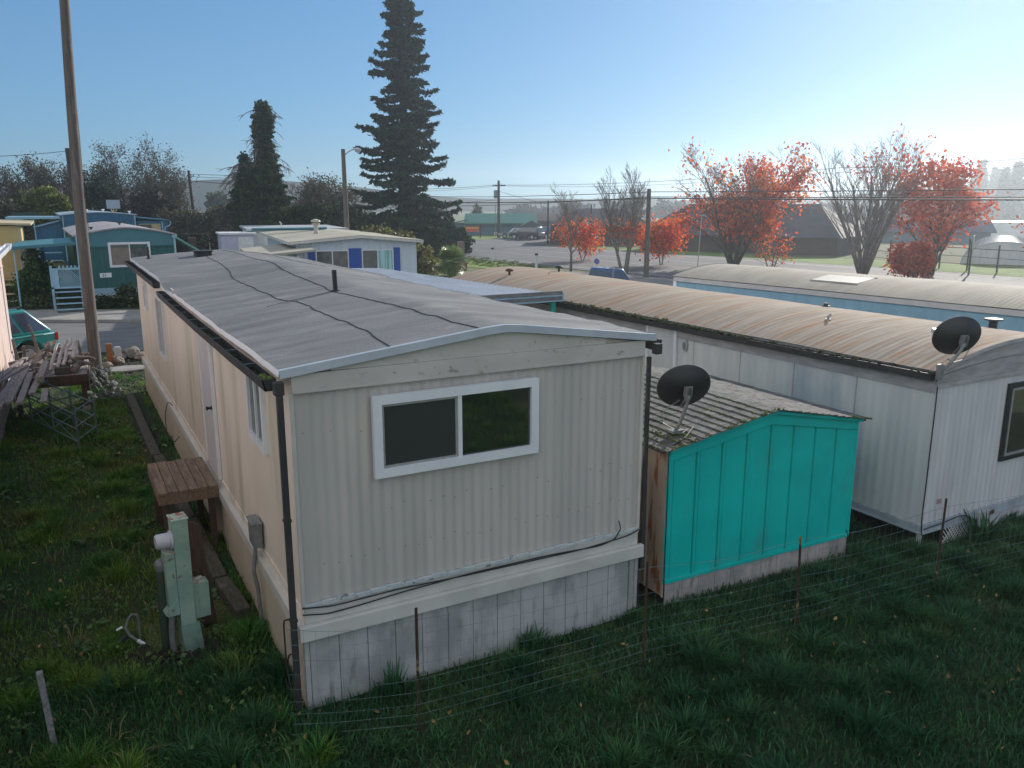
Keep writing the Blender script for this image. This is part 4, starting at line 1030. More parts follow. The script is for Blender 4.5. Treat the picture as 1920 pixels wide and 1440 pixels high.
for (a, b, r_, lab) in (((-.82, 20.9, TOP+.03), (-.56, 21.4, TOP+.35), .11, 'thick barkless log slanting at the near end of the driftwood heap'),
                        ((-1.28, 21.9, TOP+.1), (-.5, 22.1, TOP+.32), .06, 'long curved branch bridging from the pink home to the driftwood heap'),
                        ((.02, 20.62, TOP+.09), (.16, 21.2, TOP+.12), .085, 'short round log, its sawn end facing out at the table edge')):
    stick('driftwood', wiggle(a, b, 7, .02, -.05 if r_ == .06 else 0), r_, M_drift, lab, None)
g = MB(); g.obox((-.36, 20.62, TOP), (.30, -.02, 0), (.03, .35, 0), (0, 0, .15)); tag(g.build('wood_block', M_timb, bevel=.01), 'squared mossy wood block under the driftwood heap at the table edge', 'wood block')
for (x, y, h_, lx, lab) in ((-1.15, 22.4, .62, -.05, 'tall split stake standing nearest the pink home behind the driftwood'), (-1.02, 22.6, .42, .02, 'short stub of a stake behind the driftwood'), (-.66, 22.4, .95, -.16, 'slanting pointed board in front of the teal car wheel'), (.20, 21.6, .62, -.05, 'thin upright board rising from the far end of the driftwood heap')):
    g = MB(); g.add([(x,y,TOP-.05), (x+.09,y,TOP-.05), (x+.09,y+.04,TOP-.05), (x,y+.04,TOP-.05), (x+lx,y,TOP+h_), (x+lx+.055,y,TOP+h_*.96), (x+lx+.055,y+.04,TOP+h_*.96), (x+lx,y+.04,TOP+h_)], [(0,3,2,1),(4,5,6,7),(0,1,5,4),(1,2,6,5),(2,3,7,6),(3,0,4,7)])
    tag(g.build('stake', M_drift, bevel=.004), lab, 'stake')
# metal scaffold frame lying under grey planks
sf = thing('scaffold_frame', 'blue grey metal scaffold truss standing in the lawn under loose planks', 'scaffold', (-.04, 16.75, 0))
A0 = Vector((0, 0, 0)); D = Vector((-1.22, 3.6, 0)); S = Vector((-.50, -.06, 0)).normalized()*.0
side = Vector((.36, .95, 0))
def pt(t, s, z): return A0 + D*t + side*s + Vector((0, 0, z))
for s in (0, .95):
    for t in ((0, .33, .66, 1.0) if s == 0 else (.0, .33, .66)):
        MB().tube([pt(t, s, 0 if t == 0 else .10), pt(t, s, .90)], .018, 8).build('upright', M_scaf, sf)
    g = MB()
    for z in (.12+.13, .5, .78): g.tube([pt(0, s, z-.0), pt(1.0, s, z)], .014, 6)
    g.build('rail', M_scaf, sf)
g = MB()
for t in (0, .33, .66):
    for z in (.3, .56, .86): g.tube([pt(t, 0, z), pt(t, .95, z)], .011, 6)
g.build('crossbar', M_scaf, sf)
g = MB(); g.tube([pt(0,0,.25), pt(.33,0,.5)], .010, 6).tube([pt(.33,0,.25), pt(.66,0,.5)], .010, 6).tube([pt(.66,0,.25), pt(1,0,.5)], .010, 6); g.build('brace', M_scaf, sf)
# planks on the scaffold, poking towards the viewer
pl_specs = [(-1.36, 17.1, -1.10, 20.4, .16, .96), (-1.17, 17.4, -.95, 20.7, .12, .97), (-.99, 17.3, -.86, 20.2, .12, .955), (-.80, 17.9, -.62, 20.4, .12, 1.0), (-.60, 17.35, -.56, 18.3, .11, .93), (-.66, 18.75, -.55, 20.3, .12, 1.07), (-1.45, 19.2, -.80, 21.4, .13, 1.03), (-1.55, 18.8, -.98, 21.6, .12, 1.06)]
pl_labs = ['wide bleached plank nearest the pink home on the scaffold', 'grey plank beside the widest one on the scaffold', 'bluish grey plank with its end jutting over the lawn', 'middle plank lying highest in the row on the scaffold', 'short plank hanging down over the scaffold uprights', 'short thick beam end between the driftwood and the scaffold', 'weathered plank crossing from the scaffold to the driftwood table', 'narrow upper plank of the pair running to the driftwood table']
for (x0, y0, x1, y1, w_, z_), lab in zip(pl_specs, pl_labs):
    g = MB(); d_ = Vector((x1-x0, y1-y0, .05)); s_ = Vector((d_.y, -d_.x, 0)).normalized()*w_
    g.obox((x0, y0, z_), d_, s_, (0, 0, .05 if 'beam' not in lab else .12)); tag(g.build('plank', M_wood, bevel=.005), lab, 'plank', 'grey planks on the scaffold')

# ================================================================ POLE, ROCKS, POST by the street
up = thing('utility_pole', 'tall weathered wooden utility pole leaning beside the park street', 'utility pole', (.60, 25.9, 0))
P = [(0, 0, -.1), (.02, 0, 2), (.035, 0, 4.4), (.115, 0, 7.1), (.17, 0, 8.6), (.26, 0, 10.8)]
MB().tube(P, [.165, .155, .145, .132, .125, .115], 20).build('shaft', M_pole, up, smooth=True)
cable(up, [(.20,-.02,3.9), (.19,-.04,5.0), (.23,-.02,6.4), (.26,0,8.6), (.36,0,10.6)], .008)
cable(up, [(.19,-.1,3.9), (.24,-.14,3.75), (.22,-.16,3.6)], .008)
g = MB(); g.box(0, .16, 0, .14, -.05, .62); g.box(.16, .22, .02, .12, -.05, .22)
o = g.build('marker_post', M_orpost, bevel=.006); o.location = (.92, 26.2, 0); tag(o, 'stout orange brown wooden post at the foot of the leaning utility pole', 'post')
o = MB().box(0, .20, 0, .2, .05, .42).box(.02, .18, .02, .18, .42, .46).build('utility_box', M_meter, bevel=.01); o.location = (1.13, 26.5, 0); tag(o, 'small grey utility box between the orange post and the boulders', 'utility box')
P = [(math.cos(a)*(.62 if math.cos(a) > 0 else .55), math.sin(a)*.42) for a in [2*math.pi*k/20 for k in range(20)]]
o = MB().prism(P, .0, .05, 'z').build('stepping_slab', M_conc, bevel=.01); o.location = (1.32, 25.1, .02); tag(o, 'flat pale slab lying below the boulders near the home corner', 'slab')
def rock(name, c, r, m, lab, grp, seed, sq=.75):
    bm = bmesh.new(); bmesh.ops.create_icosphere(bm, subdivisions=3, radius=1)
    sx, sy, sz = random.Random(seed).uniform(.8,1.3), random.Random(seed+1).uniform(.8,1.2), sq*random.Random(seed+2).uniform(.8,1.1)
    for v in bm.verts:
        d = v.co.normalized(); k = 1 + .30*noise.noise(d*1.3 + Vector((seed, 0, 0))) + .12*noise.noise(d*3.1 + Vector((seed, 5, 0)))
        q = d*k; q = Vector((round(q.x*4)/4*.35 + q.x*.65, round(q.y*4)/4*.35 + q.y*.65, q.z)); v.co = Vector((q.x*sx, q.y*sy, q.z*sz))*r
    me = bpy.data.meshes.new(name); bm.to_mesh(me); bm.free(); me.materials.append(m); me.polygons.foreach_set('use_smooth', [True]*len(me.polygons)); me.set_sharp_from_angle(angle=R(30))
    o = bpy.data.objects.new(name, me); C.objects.link(o); o.location = c; return tag(o, lab, 'rock', grp)
rock('boulder', (1.66, 27.0, .16), .28, M_rock, 'largest grey boulder of the row beside the street', None, 3)
rock('boulder', (1.28, 26.8, .12), .19, M_rock, 'tan boulder between the grey utility box and the largest boulder', None, 9)
rock('boulder', (1.92, 26.7, .10), .19, M_rock, 'brown boulder closest to the corner of the cream home', None, 15)
rock('boulder', (1.22, 26.1, .11), .17, M_rock, 'light boulder just above the flat pale slab', None, 21)
rock('boulder', (.40, 26.6, .14), .24, M_rock, 'dark boulder hugging the leaning utility pole', None, 27)
rock('boulder', (.86, 25.7, .08), .15, M_rock, 'small boulder between the leaning pole and the orange post', None, 33)
rd = random.Random(77); base_rocks = [rock('cobble', (0,0,-50), 1, M_rockd, 'fist-sized dark river stone in the pile behind the driftwood table', 'river stones behind the driftwood table', 50+k) for k in range(4)]
first = True
for k in range(95):
    x = rd.uniform(.15, .95); y = rd.uniform(21.2, 25.5)
    if rd.random() < abs(x-.55)*1.1: continue
    b_ = base_rocks[k % 4]; o = b_ if k < 4 else b_.copy()
    if k >= 4: C.objects.link(o)
    s_ = rd.uniform(.05, .12); o.scale = (s_, s_, s_); o.location = (x, y, .03 + .22*max(0, 1-((x-.45)/.5)**2 - ((y-23.6)/2.2)**2)*rd.random()); o.rotation_euler = (rd.random()*3, rd.random()*3, rd.random()*6)
for k, b_ in enumerate(base_rocks):
    if b_.location.z < -10: b_.location = (.5+.1*k, 23+.4*k, .1); b_.scale = (.09,)*3
tag(lumps(700, lambda r: (r.uniform(.1, 2.0), r.uniform(22.0, 27.4), .03), .04, 41).build('gravel', mat('dirt_gravel', (.06,.052,.042), (.11,.10,.085), rough=.95, scale=3, isl=.5)), 'dirt and loose gravel between the lawn and the street', 'gravel', kind='stuff')

# ================================================================ PINK HOME (its corner only)
pk = thing('mobile_home', 'pink sunlit mobile home corner with a white gutter end beside the driftwood', 'mobile home', (-1.36, 25.9, 0))
g = MB(); g.box(-3.6, 0, -20, 0, .78, 3.42); g.build('wall', M_pinkw, pk)
g = MB(); g.box(-.0, .03, -20, .03, .62, .80); g.build('ledge_rail', M_pinkw, pk, bevel=.006)
g = MB()
for k in range(57): g.box(-.03, .0, -20+k*.35, -20+k*.35+.344, -.02, .62)
g.build('skirting', mat('pink_skirt', (.36,.36,.44), (.30,.28,.36), rough=.7, scale=2), pk, bevel=.004)
g = MB(); g.box(.0, .02, -20, .0, 2.98, 3.0); g.build('wall_joint', M_pinkw, pk)
g = MB(); g.prism([(-3.8, 3.43), (.12, 3.43), (.12, 3.50), (-1.8, 3.75), (-3.8, 3.50)], -20.1, .12); g.build('roof', M_white, pk)
gutter(pk, .125, -20.1, .30, 3.56, 1, m=M_vinyl, w=.14, h=.12)

# ================================================================ CARS
def car(name, label, loc, rz, L, Wd, H, paint, kind='suv', group=None, rack=False, detail=True):
    """x forward is the FRONT; side outline in (x,z)"""
    t = thing(name, label, 'truck' if kind == 'pickup' else 'car', loc, rz, group)
    r = .36 if kind != 'sedan' else .32
    xf = L*.5; wb1 = L*.5 - .85; wb2 = -L*.5 + .95
    belt = H*.57; sill = .30; hw = Wd/2
    def arch(cx, R_): return [(cx + R_*math.cos(a), max(r + R_*math.sin(a), sill)) for a in np.linspace(math.pi, 0, 9)]
    body = [(-xf, .48), (-xf+.05, sill+.02)] + arch(wb2, r+.09) + arch(wb1, r+.09) + [(xf-.08, sill+.02), (xf, .50), (xf-.02, belt*.82), (xf-.22, belt*.93)]
    if kind == 'pickup': body += [(L*.18, belt), (-xf+.02, belt)]
    else: body += [(L*.20, belt), (-xf+.03, belt), (-xf-.01, belt*.85)]
    n = len(body)
    # loft across the width with tucked-in shoulders
    secs = [(-hw+.05, .0), (-hw, .04), (-hw, .04), (hw, .04), (hw, .04), (hw-.05, .0)]
    g = MB(); g.prism(body, -hw, hw, 'y'); bd = g.build('body', paint, t, bevel=.05, smooth=True)
    # greenhouse
    if kind == 'suv': lo = [(L*.215, belt-.01), (-xf+.06, belt-.01)]; hi = [(L*.06, H), (-xf+(.80 if rack else .36), H)]
    elif kind == 'pickup': lo = [(L*.20, belt-.01), (-L*.10, belt-.01)]; hi = [(L*.07, H), (-L*.05, H)]
    else: lo = [(L*.23, belt-.01), (-L*.36, belt-.01)]; hi = [(L*.07, H), (-L*.20, H)]
    tw = .17; y0 = hw-.03; y1 = hw-tw
    V = [(lo[1][0], -y0, lo[0][1]), (lo[0][0], -y0, lo[0][1]), (lo[0][0], y0, lo[0][1]), (lo[1][0], y0, lo[0][1]),
         (hi[1][0], -y1, H), (hi[0][0], -y1, H), (hi[0][0], y1, H), (hi[1][0], y1, H)]
    g = MB(); g.add(V, [(0,3,2,1), (4,5,6,7), (0,1,5,4), (1,2,6,5), (2,3,7,6), (3,0,4,7)]); g.build('cabin', paint, t, bevel=.07, smooth=True)
    V = [Vector(v) for v in V]
    def glass(a, b, c, d, u0, u1, v0, v1, nm):
        # a,b lower corners, c,d upper corners of a face
        q = lambda u, v: (V[a].lerp(V[b], u)).lerp(V[d].lerp(V[c], u), v)
        P = [q(u0, v0), q(u1, v0), q(u1, v1), q(u0, v1)]
        nrm = (P[1]-P[0]).cross(P[3]-P[0]).normalized()
        cen = sum((V[i] for i in range(8)), Vector())/8
        if nrm.dot(P[0]-cen) < 0: nrm = -nrm
        m_ = MB(); m_.obox(P[0]+nrm*.004, P[1]-P[0], P[3]-P[0], nrm*.008) if False else m_.add([p + nrm*.012 for p in P] + [p - nrm*.01 for p in P], [(0,1,2,3), (0,4,5,1), (1,5,6,2), (2,6,7,3), (3,7,4,0)])
        m_.build(nm, M_cglass, t)
    for a, b, c, d in ((0, 1, 5, 4), (3, 2, 6, 7)):
        if kind == 'suv': seg = ((.05, .27), (.31, .60), (.63, .93))
        elif kind == 'pickup': seg = ((.10, .48), (.53, .90))
        else: seg = ((.16, .48), (.52, .84))
        for (u0, u1) in seg: glass(a, b, c, d, u0, u1, .14, .84, 'window')
    glass(1, 2, 6, 5, .08, .92, .10, .90, 'windscreen'); glass(0, 3, 7, 4, .08, .92, .14, .86, 'rear_window')
    if kind == 'pickup':
        g = MB(); g.box(-xf+.08, -L*.12, -hw+.08, hw-.08, belt-.03, belt+.006); g.build('cargo_bed', M_darkin, t)
    for cx in (wb1, wb2):
        for s in (-1, 1):
            yo = s*(hw-.02)
            w = MB()
            w.tube([(cx, yo - s*.21, r), (cx, yo - s*.19, r), (cx, yo-s*.02, r), (cx, yo, r)], [r-.05, r, r, r-.06], 24)
            wh_ = w.build('wheel', M_rubber, t, smooth=True)
            MB().tube([(cx, yo - s*.02, r), (cx, yo + s*.012, r), (cx, yo+s*.004, r)], [r*.62, r*.60, r*.2], 20).build('rim', M_rim, wh_, smooth=True)
    for s in (-1, 1):
        MB().box(-xf-.012, -xf+.10, s*(hw-.10)-.09, s*(hw-.10)+.105, belt*.74, belt*.97).build('tail_lamp', M_tail, t, bevel=.012)
        MB().box(xf-.10, xf+.012, s*(hw-.2)-.12, s*(hw-.2)+.12, belt*.66, belt*.82).build('headlight', M_head, t, bevel=.015)
        MB().box(L*.165, L*.165+.08, s*(hw+.08)-.10, s*(hw+.08)+.10, belt+.02, belt+.16).build('mirror', M_black, t, bevel=.015)
    MB().box(-xf-.08, -xf+.06, -hw+.04, hw-.04, .42, .60).build('bumper', M_chrome if rack else M_black, t, bevel=.03)
    MB().box(xf-.06, xf+.08, -hw+.04, hw-.04, .36, .54).build('bumper', M_black, t, bevel=.03)
    if rack:
        g = MB()
        for s in (-1, 1): 
            g.tube([(hi[0][0]-.2, s*(y1-.06), H+.05), (hi[1][0]+.12, s*(y1-.06), H+.05)], .02, 8)
            for x in (hi[0][0]-.2, hi[1][0]+.12, 0): g.box(x-.05, x+.05, s*(y1-.06)-.025, s*(y1-.06)+.025, H-.01, H+.05)
        g.build('roof_rack', M_black, t, bevel=.005)
        for s in (-1, 1):
            MB().box(-L*.4, L*.1, s*(hw+.0)-.008, s*hw+.008, belt-.06, belt-.035).build('belt_trim', M_chrome, t)
            MB().box(-xf+.55+.4, L*.22, s*hw-.012, s*hw+.012, .52, .56).build('side_trim', M_chrome, t)
            MB().box(-L*.19, -L*.13, s*hw-.01, s*hw+.03, belt-.14, belt-.11).build('door_handle', M_chrome, t)
    return t
# rear axle of the teal car near (-.7, 26.6); its tail points away to the side
d_ = Vector((.80, .60)).normalized(); L_ = 4.5
rx = Vector((-1.55, 27.1)); cc = rx - d_*(L_/2-.95)
car('suv', 'teal estate SUV with roof rack parked half behind the pink home', (cc.x, cc.y, .03), math.atan2(-d_.y, -d_.x), L_, 1.75, 1.70, M_ctea, 'suv', rack=True)
car('pickup_truck', 'blue pickup truck beside the driveway, only its cab showing above the rusty metal roof', (21.3, 30.0, .03), R(8), 4.9, 1.85, 1.80, M_cblu, 'pickup')
for a in (('parked_car', 'dark SUV at the edge of the car park by the green-roofed building', (54.9, 95.6, .03), 118, 4.6, 1.85, 1.65, M_cdk, 'suv'),
          ('parked_car', 'pale blue silver sedan hidden behind the dark SUV', (55.4, 99.6, .03), 150, 4.7, 1.8, 1.4, M_csil, 'sedan'),
          ('parked_car', 'blue SUV parked between the dark SUV and the white pickup', (58.3, 98.2, .03), 112, 4.7, 1.9, 1.6, M_cblu, 'suv'),
          ('parked_truck', 'white pickup truck parked nearest the bare tree', (55.6, 86.5, .03), 140, 5.4, 1.9, 1.75, M_cwh, 'pickup'),
          ('parked_car', 'white SUV parked behind the white pickup', (58.0, 89.6, .03), 140, 4.6, 1.9, 1.65, M_cwh, 'suv')):
    car(a[0], a[1], a[2], R(a[3]), a[4], a[5], a[6], a[7], a[8], group='vehicles in the car park')

# ================================================================ PARK HOMES beyond the street
def gable_home(name, label, loc, rz, W, L, z0, ze, zr, mw, mroof, mband=None, band=.5, ov=.12, rib=.2):
    t = thing(name, label, 'mobile home', loc, rz)
    pf = lambda x: ze + (zr-ze)*(1 - abs((x-W/2)/(W/2+ov))**1.5)
    MB().prism([(.01, z0), (W-.01, z0), (W-.01, ze-.03)] + [(x, pf(x)-.05) for x in np.linspace(W-.01, .01, 9)] + [(.01, ze-.03)], .012, L-.012).build('wall_core', mw, t)
    ribbed(MB(), 'x', 0, 0, W, z0, ze-band, rib, .015, -1, shape='t').build('end_wall', mw, t)
    ribbed(MB(), 'y', 0, 0, L, z0, ze-.05, rib, .015, -1, shape='t').build('side_wall', mw, t)
    ribbed(MB(), 'y', W, 0, L, z0, ze-.05, rib, .015, 1, shape='t').build('side_wall', mw, t)
    if mband:
        g = MB(); xs = np.linspace(0, W, 30)
        g.grid([[(x, -.03, ze-band) for x in xs], [(x, -.03, pf(x)-.04) for x in xs]]); g.grid([[(x, -.03, ze-band) for x in xs], [(x, .0, ze-band) for x in xs]])
        g.build('gable_band', mband, t)
    rows = []
    for j in range(int(L*1.5)+2):
        y = -.10 + (L+.2)*j/(int(L*1.5)+1); rows.append([(-ov+(W+2*ov)*i/16, y, pf(-ov+(W+2*ov)*i/16) + .015*noise.noise(Vector((i*.3, y*.5, 3)))) for i in range(17)])
    MB().grid(rows).grid([[(p[0], p[1], p[2]-.06) for p in r] for r in rows]).grid([[p for p in rows[0]], [(p[0], p[1], p[2]-.06) for p in rows[0]]]).grid([[r[0] for r in rows], [(r[0][0], r[0][1], r[0][2]-.06) for r in rows]]).grid([[r[-1] for r in rows], [(r[-1][0], r[-1][1], r[-1][2]-.06) for r in rows]]).build('roof', mroof, t)
    return t, pf
gh, gpf = gable_home('mobile_home', 'green mobile home with pale blue trim, number plate and lattice stair rail', (.72, 40.6, 0), R(1.2), 4.0, 13.5, .75, 3.28, 3.62, M_grnw, M_grroof, M_grnb, .50)
MB().box(0, 4.0, -.035, -.002, .72, .95).build('floor_rail', M_bluetr, gh)
g = MB()
for k in range(20): g.box(k*.2, k*.2+.196, -.02, -.004, .0, .715)
g.build('skirting', M_whw, gh)
window(gh, (1.22, -.02, 1.85), (1,0,0), (0,-1,0), 1.72, 1.10, fw=.10, pm=(M_curt2, M_glassl), depth=.04)
g = MB(); g.add([(1.95, -.019, 1.97), (2.03, -.019, 1.97), (2.03, -.019, 2.86), (1.70, -.019, 2.86), (1.85, -.019, 2.4)], [(0,1,2,3,4)])
g.build('curtain', M_grnw, gh)
MB().tube([(.0, -.09, .05), (.02, -.09, 3.1), (.02, -.05, 3.25)], .04, 8).build('downspout', M_bluetr, gh)
MB().tube([(3.98, -.09, .05), (3.98, -.09, 3.1)], .04, 8).box(3.9, 4.1, -.14, -.04, 3.1, 3.24).build('downspout', M_bluetr, gh)
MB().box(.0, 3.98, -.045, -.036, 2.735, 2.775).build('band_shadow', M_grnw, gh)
MB().box(.78, 1.25, -.035, -.016, 1.42, 1.62).build('number_plate', M_vinyl, gh)
def text(name, body, size, parent, loc, rot, m, ext=.004):
    cu = bpy.data.curves.new(name, 'FONT'); cu.body = body; cu.size = size; cu.extrude = ext; cu.align_x = 'CENTER'; cu.align_y = 'CENTER'
    cu.materials.append(m); q = bpy.data.objects.new(name, cu); C.objects.link(q); bpy.context.view_layer.update()
    me = bpy.data.meshes.new_from_object(q); bpy.data.objects.remove(q)
    if not me.materials: me.materials.append(m)
    o = bpy.data.objects.new(name, me); C.objects.link(o); o.parent = parent; o.location = loc; o.rotation_euler = rot; return o
text('house_number', '21', .19, gh, (.96, -.041, 1.52), (R(90), 0, 0), M_black)
for (x, y) in ((.75, 2.2), (2.15, 4.5)):
    MB().lathe([(.05, -.03), (.05, .07), (.10, .08), (.10, .12)], 10, (x, y, gpf(x))).build('roof_vent', M_gut, gh)
# side porch roof, posts, stair with lattice rail
pr = thing('porch', 'pale blue porch roof on slim posts at the side of the green home', 'porch', (-1.75, 40.7, 0))
g = MB(); g.add([(-.0, -.15, 2.86), (2.45, -.15, 3.0), (2.45, 4.6, 3.05), (.0, 4.6, 2.9), (0, -.15, 2.72), (2.45, -.15, 2.86), (2.45, 4.6, 2.9), (0, 4.6, 2.76)], [(0,1,2,3), (4,5,6,7), (0,1,5,4), (1,2,6,5), (2,3,7,6), (3,0,4,7)]); g.build('roof', M_grnb, pr, bevel=.02)
for (x, y, r_) in ((.10, 0, 3), (.18, 4.3, 0)): MB().tube([(x, y, 0), (x, y, 2.8)], .035, 8).build('post', M_bluetr, pr)
sr = thing('porch_stair', 'blue porch stair with lattice panel and pointed pickets', 'stair', (-.42, 39.9, 0))
g = MB(); g.box(0, 1.28, .0, .03, 1.07, 1.14); g.box(0, .10, 0, .05, .1, 2.05); g.box(1.2, 1.28, 0, .05, .6, 2.0); g.box(.10, 1.2, 0, .04, 1.86, 1.94); g.box(.10, .32, .005, .03, 1.14, 1.86); g.build('rail_frame', M_bluetr, sr)
g = MB()
for k in range(-7, 12):
    for s_ in (1, -1):
        p0 = Vector((.33 + k*.075, .012 + .006*(s_ > 0), 1.14)); d_ = Vector((.72*s_, 0, .72))
        if s_ < 0: p0.x += .3
        a_, b_ = 0.0, 1.0
        for lim, sg in ((.33, 1), (1.19, -1)):
            # clip to panel
            for _ in range(1):
                xa, xb = p0.x + d_.x*a_, p0.x + d_.x*b_
                if (xa-lim)*sg < 0 and (xb-lim)*sg < 0: a_ = b_ = 0; break
                if (xa-lim)*sg < 0: a_ = (lim-p0.x)/d_.x
                elif (xb-lim)*sg < 0: b_ = (lim-p0.x)/d_.x
        if b_ - a_ > .05: g.obox(p0 + d_*a_, d_*(b_-a_), (.022, 0, 0), (0, -.005, 0))
g.build('lattice', M_bluetr, sr)
g = MB()
for k in range(6): g.prism([(.34+k*.15, 1.94), (.42+k*.15, 1.94), (.42+k*.15, 2.0), (.38+k*.15, 2.07), (.34+k*.15, 2.0)], .0, .03)
g.build('picket', M_bluetr, sr)
g = MB()
for k in range(4): g.box(.12, 1.25, -.28*k-.25, -.28*k+.0, .92-.22*k, .955-.22*k)
g.build('step', M_bluetr, sr)
g = MB(); g.prism([(0, .95), (-1.1, .08), (-1.1, .0), (-.9, 0), (0, .75)], .14, .18, 'x'); g.prism([(0, .95), (-1.1, .08), (-1.1, .0), (-.9, 0), (0, .75)], 1.18, 1.22, 'x'); g.build('stringer', M_dkwood, sr)
# dark blue home behind the green one
dbh, dpf = gable_home('mobile_home', 'dark blue two-part mobile home behind the green one, pale corner boards', (.42, 60.5, 0), R(1), 4.3, 14, .6, 3.95, 4.12, M_dblue2, mat('roof_pale_blue', (.30,.40,.48), rough=.6), M_dblue, .45)
MB().box(.0, .07, -.05, .0, 1.0, 3.9).build('corner_trim', M_bluetr, dbh); MB().box(4.22, 4.3, -.05, .0, 1.0, 3.9).build('corner_trim', M_bluetr, dbh)
for x in (1.5, 2.5, 4.1): MB().lathe([(.05,-.05),(.05,.1),(.1,.11),(.08,.18)], 10, (x, 1.5, dpf(x))).build('roof_vent', M_vinyl, dbh)
ann = thing('annex', 'low dark blue annex with a cream curtained window and curved white downpipe', 'annex', (4.85, 61.5, 0))
g = MB(); g.box(0, 1.95, 0, 5, .3, 3.5); g.build('wall', M_dblue, ann)
g = MB(); g.add([(-.1,-.15,3.78),(2.1,-.15,3.55),(2.1,5.1,3.55),(-.1,5.1,3.78),(-.1,-.15,3.70),(2.1,-.15,3.47),(2.1,5.1,3.47),(-.1,5.1,3.70)], [(0,1,2,3),(4,5,6,7),(0,1,5,4),(1,2,6,5),(2,3,7,6),(3,0,4,7)]); g.build('roof', M_dblue2, ann)
window(ann, (.12, -.005, 2.55), (1,0,0), (0,-1,0), 1.35, .75, fw=.05, pm=(M_glassl, M_yeltr), split=.6, frame=M_yeltr)
MB().tube([(2.08, -.1, 3.46), (2.12, -.1, 3.3), (2.0, -.1, 3.15), (1.75, -.08, 3.05), (1.7, -.06, 2.6), (1.7, -.06, .3)], .04, 8).build('downspout', M_bluetr, ann)
MB().box(1.55, 1.63, -.03, .0, .4, 3.45).build('corner_trim', M_bluetr, ann)
by = thing('carport', 'dark blue lean-to shed and pale flat carport roof beside the dark blue home', 'carport', (-2.4, 60.8, 0))
g = MB(); g.prism([(1.25, 1.0), (2.78, 1.0), (2.78, 3.55), (1.25, 3.15)], .3, 3.5); g.build('wall', M_dblue, by)
g = MB(); g.prism([(1.15, 3.12), (2.80, 3.56), (2.80, 3.66), (1.15, 3.22)], .15, 3.7); g.build('roof', M_bluetr, by)
g = MB(); g.box(-.3, 2.75, .0, 5, 3.68, 3.82); g.build('flat_roof', M_bluetr, by)
for x in (-.2, 1.2): MB().box(x, x+.07, .05, .12, 0, 3.67).build('post', M_bluetr, by)
g = MB()
for z in (1.05, 1.55): g.box(1.2, 2.6, -.6, -.55, z, z+.07)
g.box(1.15, 1.35, -.6, -.54, .9, 2.15); g.build('porch_rail', M_bluetr, by)
# yellow home
yl = thing('mobile_home', 'two-tone yellow mobile home with cream corner post and stair landing', 'mobile home', (-4.6, 45.0, 0))
g = MB(); g.box(-3, 3.02, 0, 9, 1.0, 3.62); g.build('wall', M_yellow, yl)
MB().box(-3, 3.03, -.02, .0, 2.42, 2.46).build('wall_joint', M_yeltr, yl)
MB().box(3.02, 3.16, -.04, .10, .9, 3.58).build('corner_post', M_yeltr, yl, bevel=.01)
window(yl, (3.024, 1.2, 2.35), (0,1,0), (1,0,0), 1.8, 1.1, fw=.08, depth=.05)
MB().box(-3, 3.0, .02, 8.9, .1, .98).build('skirting', M_yeltr, yl)
g = MB(); g.add([(-3,-.2,4.0),(3.6,-.2,3.72),(3.6,9.2,3.72),(-3,9.2,4.0),(-3,-.2,3.9),(3.6,-.2,3.63),(3.6,9.2,3.63),(-3,9.2,3.9)], [(0,1,2,3),(4,5,6,7),(0,1,5,4),(1,2,6,5),(2,3,7,6),(3,0,4,7)]); g.build('roof', M_yeltr, yl)
ys_t = thing('stair_landing', 'cream wooden stair landing with rails below the yellow home', 'stair', (-3.0, 43.4, 0))
g = MB(); g.box(0, 1.2, 0, 1.4, 1.0, 1.06); g.box(1.12, 1.2, 0, .08, 0, 1.62); g.box(0, 1.2, -.02, .03, 1.52, 1.62); g.box(.3, .4, 0, .05, 0, 1.5); g.box(0, 1.2, -.02, .02, 1.25, 1.31); g.box(0, 1.3, -.4, -.1, .62, .67); g.box(0, 1.3, -.75, -.45, .34, .39); g.build('landing', M_yeltr, ys_t)
# small mint gate post and yard things between
MB_ = MB(); MB_.box(0, .22, 0, .1, 0, 1.75).box(.26, .48, 0, .06, .1, 1.6).box(-.16, -.04, 0, .1, 0, 1.5)
o = MB_.build('gate_post', mat('gate_mint', (.36,.50,.42), rough=.6), bevel=.01); o.location = (-1.05, 49.5, .1); tag(o, 'pale mint gate boards beside the yellow home', 'gate')

# white home with blue shutters
wb = thing('mobile_home', 'pale mobile home with bright blue window shutters, round vent and tan flat roof', 'mobile home', (8.35, 33.05, 0), R(-7))
ww = 4.95
sp = slopes([(-.3, 3.13), (2.6, 3.36), (ww+.25, 3.12)])
ribbed(MB(), 'x', 0, 0, ww, .6, 0, .30, .02, -1, top=lambda a: sp(a)-.04, shape='t').build('end_wall', M_whw, wb)
MB().prism([(.03, .6), (ww-.03, .6), (ww-.03, 3.05), (2.6, 3.28), (.03, 3.05)], .03, 12).build('wall_core', M_whw, wb)
g = MB(); g.prism([(-.3, 3.14), (2.6, 3.37), (ww+.25, 3.13), (ww+.25, 3.02), (2.6, 3.26), (-.3, 3.03)], -.25, -.21); g.build('rake_fascia', M_trimw, wb)
g = MB(); xs = [-.32, 1.0, 2.6, 4.0, ww+.27]; g.grid([[(x, y, sp(x)+.015+.02*noise.noise(Vector((x, y*.4, 0)))) for x in xs] for y in np.linspace(-.27, 12.2, 20)]); g.grid([[(x, y, sp(x)-.09) for x in xs] for y in (-.2, 12.2)]); g.build('roof', M_tanroof, wb)
g = MB(); g.box(-.34, -.30, -.27, 12.2, 3.03, 3.16); g.build('eave_trim', M_trimw, wb)
